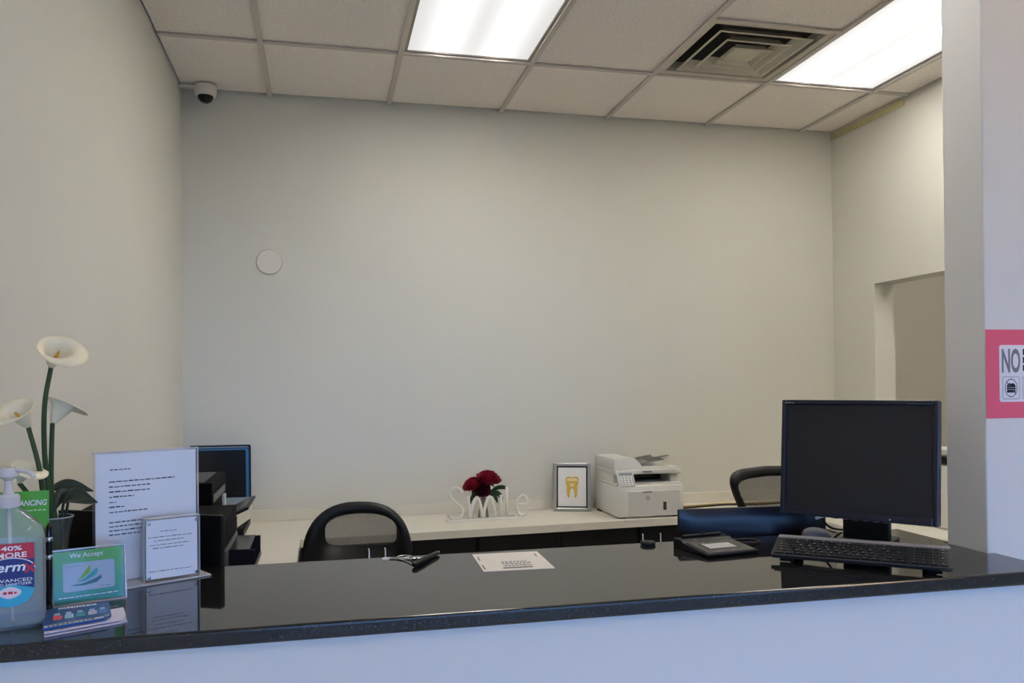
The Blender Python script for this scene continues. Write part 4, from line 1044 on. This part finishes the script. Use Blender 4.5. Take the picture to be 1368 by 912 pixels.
# ------------------------------------------------------------------ white laser printer
t = thing('laser_printer', 'white multifunction laser printer with control panel and feeder tray', 'printer', (1.462, 3.955, DZ), 0)
w, d = .362, .355
pw = mat('printer_white', (224, 222, 216), .35); pw2 = mat('printer_front', (214, 212, 208), .35)
b = MB(); b.box((0, 0, .006), (w, d, .165), .008); b.build('body', pw, t, True, 40)
b = MB(); b.box((.012, .02, 0), (.05, .06, .01)); b.box((w-.05, .02, 0), (w-.012, .06, .01)); b.box((.0, d-.08, 0), (.03, d-.03, .01)); b.box((w-.03, d-.08, 0), (w, d-.03, .01)); b.build('foot', black_pl, t)
fp = MB().box((.058, -.003, .012), (w-.022, .004, .138), .002, 1).build('front_door', pw2, t)
MB().box((.135, -.004, .130), (.185, -.0028, .136)).build('door_grip', grey_pl, fp)
b = MB(); n = 28; t_ = bmesh.new()
A = [t_.verts.new((.162+.0125*math.cos(2*PI*i/n), -.0036, .102+.0125*math.sin(2*PI*i/n))) for i in range(n)]; B_ = [t_.verts.new((.162+.0105*math.cos(2*PI*i/n), -.0036, .102+.0105*math.sin(2*PI*i/n))) for i in range(n)]
for i in range(n): t_.faces.new((A[i], A[(i+1) % n], B_[(i+1) % n], B_[i]))
b._add(t_); b.build('logo_ring', grey_pl, fp)
text('lettering', 'hp', grey_pl, fp, .155, .169, .093, .111, -.0036, .01, .2)
MB().box((.246, -.0036, .038), (.264, -.0028, .080)).build('badge', mat('badge_dark', (60, 44, 44), .4), fp)
# output cavity with side cheeks
b = MB(); b.prism([(0, .160), (w, .160), (w, .174), (0, .174)], 0.02, d, 'y'); b.build('top_deck', pw, t)
b = MB(); b.box((w-.045, .06, .172), (w-.006, d, .222), .004); b.build('right_cheek', pw, t, True, 40)
b = MB(); b.box((.004, .07, .172), (.10, d, .222), .004); b.build('left_cheek', pw, t, True, 40)
MB().box((.10, .20, .172), (w-.045, .21, .222)).build('output_slot', black_gl, t)
MB().box((.13, .10, .174), (w-.06, .19, .178), .001, 1).build('output_flap', grey_pl, t)
b = MB(); b.box((.0, .035, .220), (w+.004, d, .245), .006); sc_ = b.build('scanner_body', pw, t, True, 40)
MB().box((.150, .0335, .230), (.20, .036, .236)).build('brand_plate', grey_pl, sc_)
b = MB(); b.prism([(.0, .244), (.0, .302), (.11, .304), (.135, .285), (.155, .258), (w, .252), (w, .244)], .05, d, 'y', .004); ad = b.build('document_feeder', pw, t, True, 30)
K = T(.15, 0, .262) @ RY(-9)
MB().box((0, .10, 0), (.15, .28, .006), .002, 1, mtx=K).build('input_tray', mat('tray_grey', (120, 118, 114), .4), ad)
MB().box((.06, .12, .012), (.19, .16, .016), .002, 1, mtx=K).box((.05, .24, .012), (.14, .27, .016), .002, 1, mtx=K).box((-.04, .26, .030), (.0, .30, .036), .001, 1, mtx=K).build('tray_guide', mat('tray_grey_dark', (98, 96, 92), .4), ad)
K = T(.010, -.004, .166) @ RX(-32)
cp = MB().box((0, 0, 0), (.088, .022, .098), .004, mtx=K).build('control_panel', pw, t, True, 40)
MB().box((.010, -.0012, .062), (.078, 0, .092), mtx=K).build('display', mat('display_grey', (128, 134, 142), .3), cp)
MB().box((.006, -.0008, .006), (.082, 0, .096), mtx=K).build('panel_face', mat('panel_grey', (160, 163, 170), .4), cp)
kme2 = MB().box((-.006, -.002, -.0045), (.006, 0, .0045)).build('button', pw, cp)
first = True
for i in range(4):
    for j in range(4):
        o = kme2 if first else share('button', kme2.data, cp); first = False
        o.matrix_local = K @ T(.016+.018*i, -.0008, .013+.013*j)

# cable along the back of the worktop
o = MB().tube(spline([(1.832, 4.20, DZ+.03), (1.86, 4.19, DZ+.045), (1.875, 4.17, DZ+.02), (1.855, 4.16, DZ+.012), (1.89, 4.17, DZ+.007), (2.0, 4.20, DZ+.006), (2.2, 4.23, DZ+.006), (2.42, 4.20, DZ+.006), (2.7, 4.22, DZ+.006)], 10), .0055, 8).build('power_cord', mat('cord_dark', (52, 44, 34), .5), None, True)
tag(o, 'thin dark power cord looped beside the laser printer along the wall', 'cord')
o = MB().tube(spline([(1.87, 4.215, DZ+.012), (2.0, 4.235, DZ+.006), (2.2, 4.262, DZ+.006), (2.42, 4.235, DZ+.006), (2.7, 4.25, DZ+.006)], 10), .005, 8).build('data_cable', mat('cable_yellow', (196, 160, 84), .5), None, True)
tag(o, 'yellow data cable lying along the wall beside the dark cord', 'cable')

# things by the wall opening on the right worktop, mostly behind the big monitor
t = thing('receipt_printer', 'white device with black band in the gap beside the big monitor', 'printer', (2.86, 3.30, DZ), math.radians(-90))
MB().box((-.10, -.06, .0), (.10, .08, .30), .01).build('body', white_pl, t)
MB().box((-.102, -.062, .305), (.102, .082, .335), .004).build('band', black_pl, t)
MB().box((-.09, -.05, .336), (.09, .07, .375), .01).build('cover', white_pl, t)
t = thing('desk_phone', 'low black desk phone on the right worktop', 'phone', (2.80, 3.02, DZ), math.radians(-80))
MB().prism([(-.09, 0), (.09, 0), (.09, .055), (-.09, .02)], -.09, .09, 'x', .003).build('body', black_pl, t)
MB().tube([(-.065, -.07, .045), (-.065, .08, .075)], .017, 10).build('handset', black_pl, t, True)
b = MB()
for i in range(3):
    for j in range(4): b.box((.0+.026*i-.008, -.06+.026*j-.008, .036+.005*j), (.026*i+.008, -.06+.026*j+.008, .045+.005*j))
b.build('keypad', grey_pl, t)
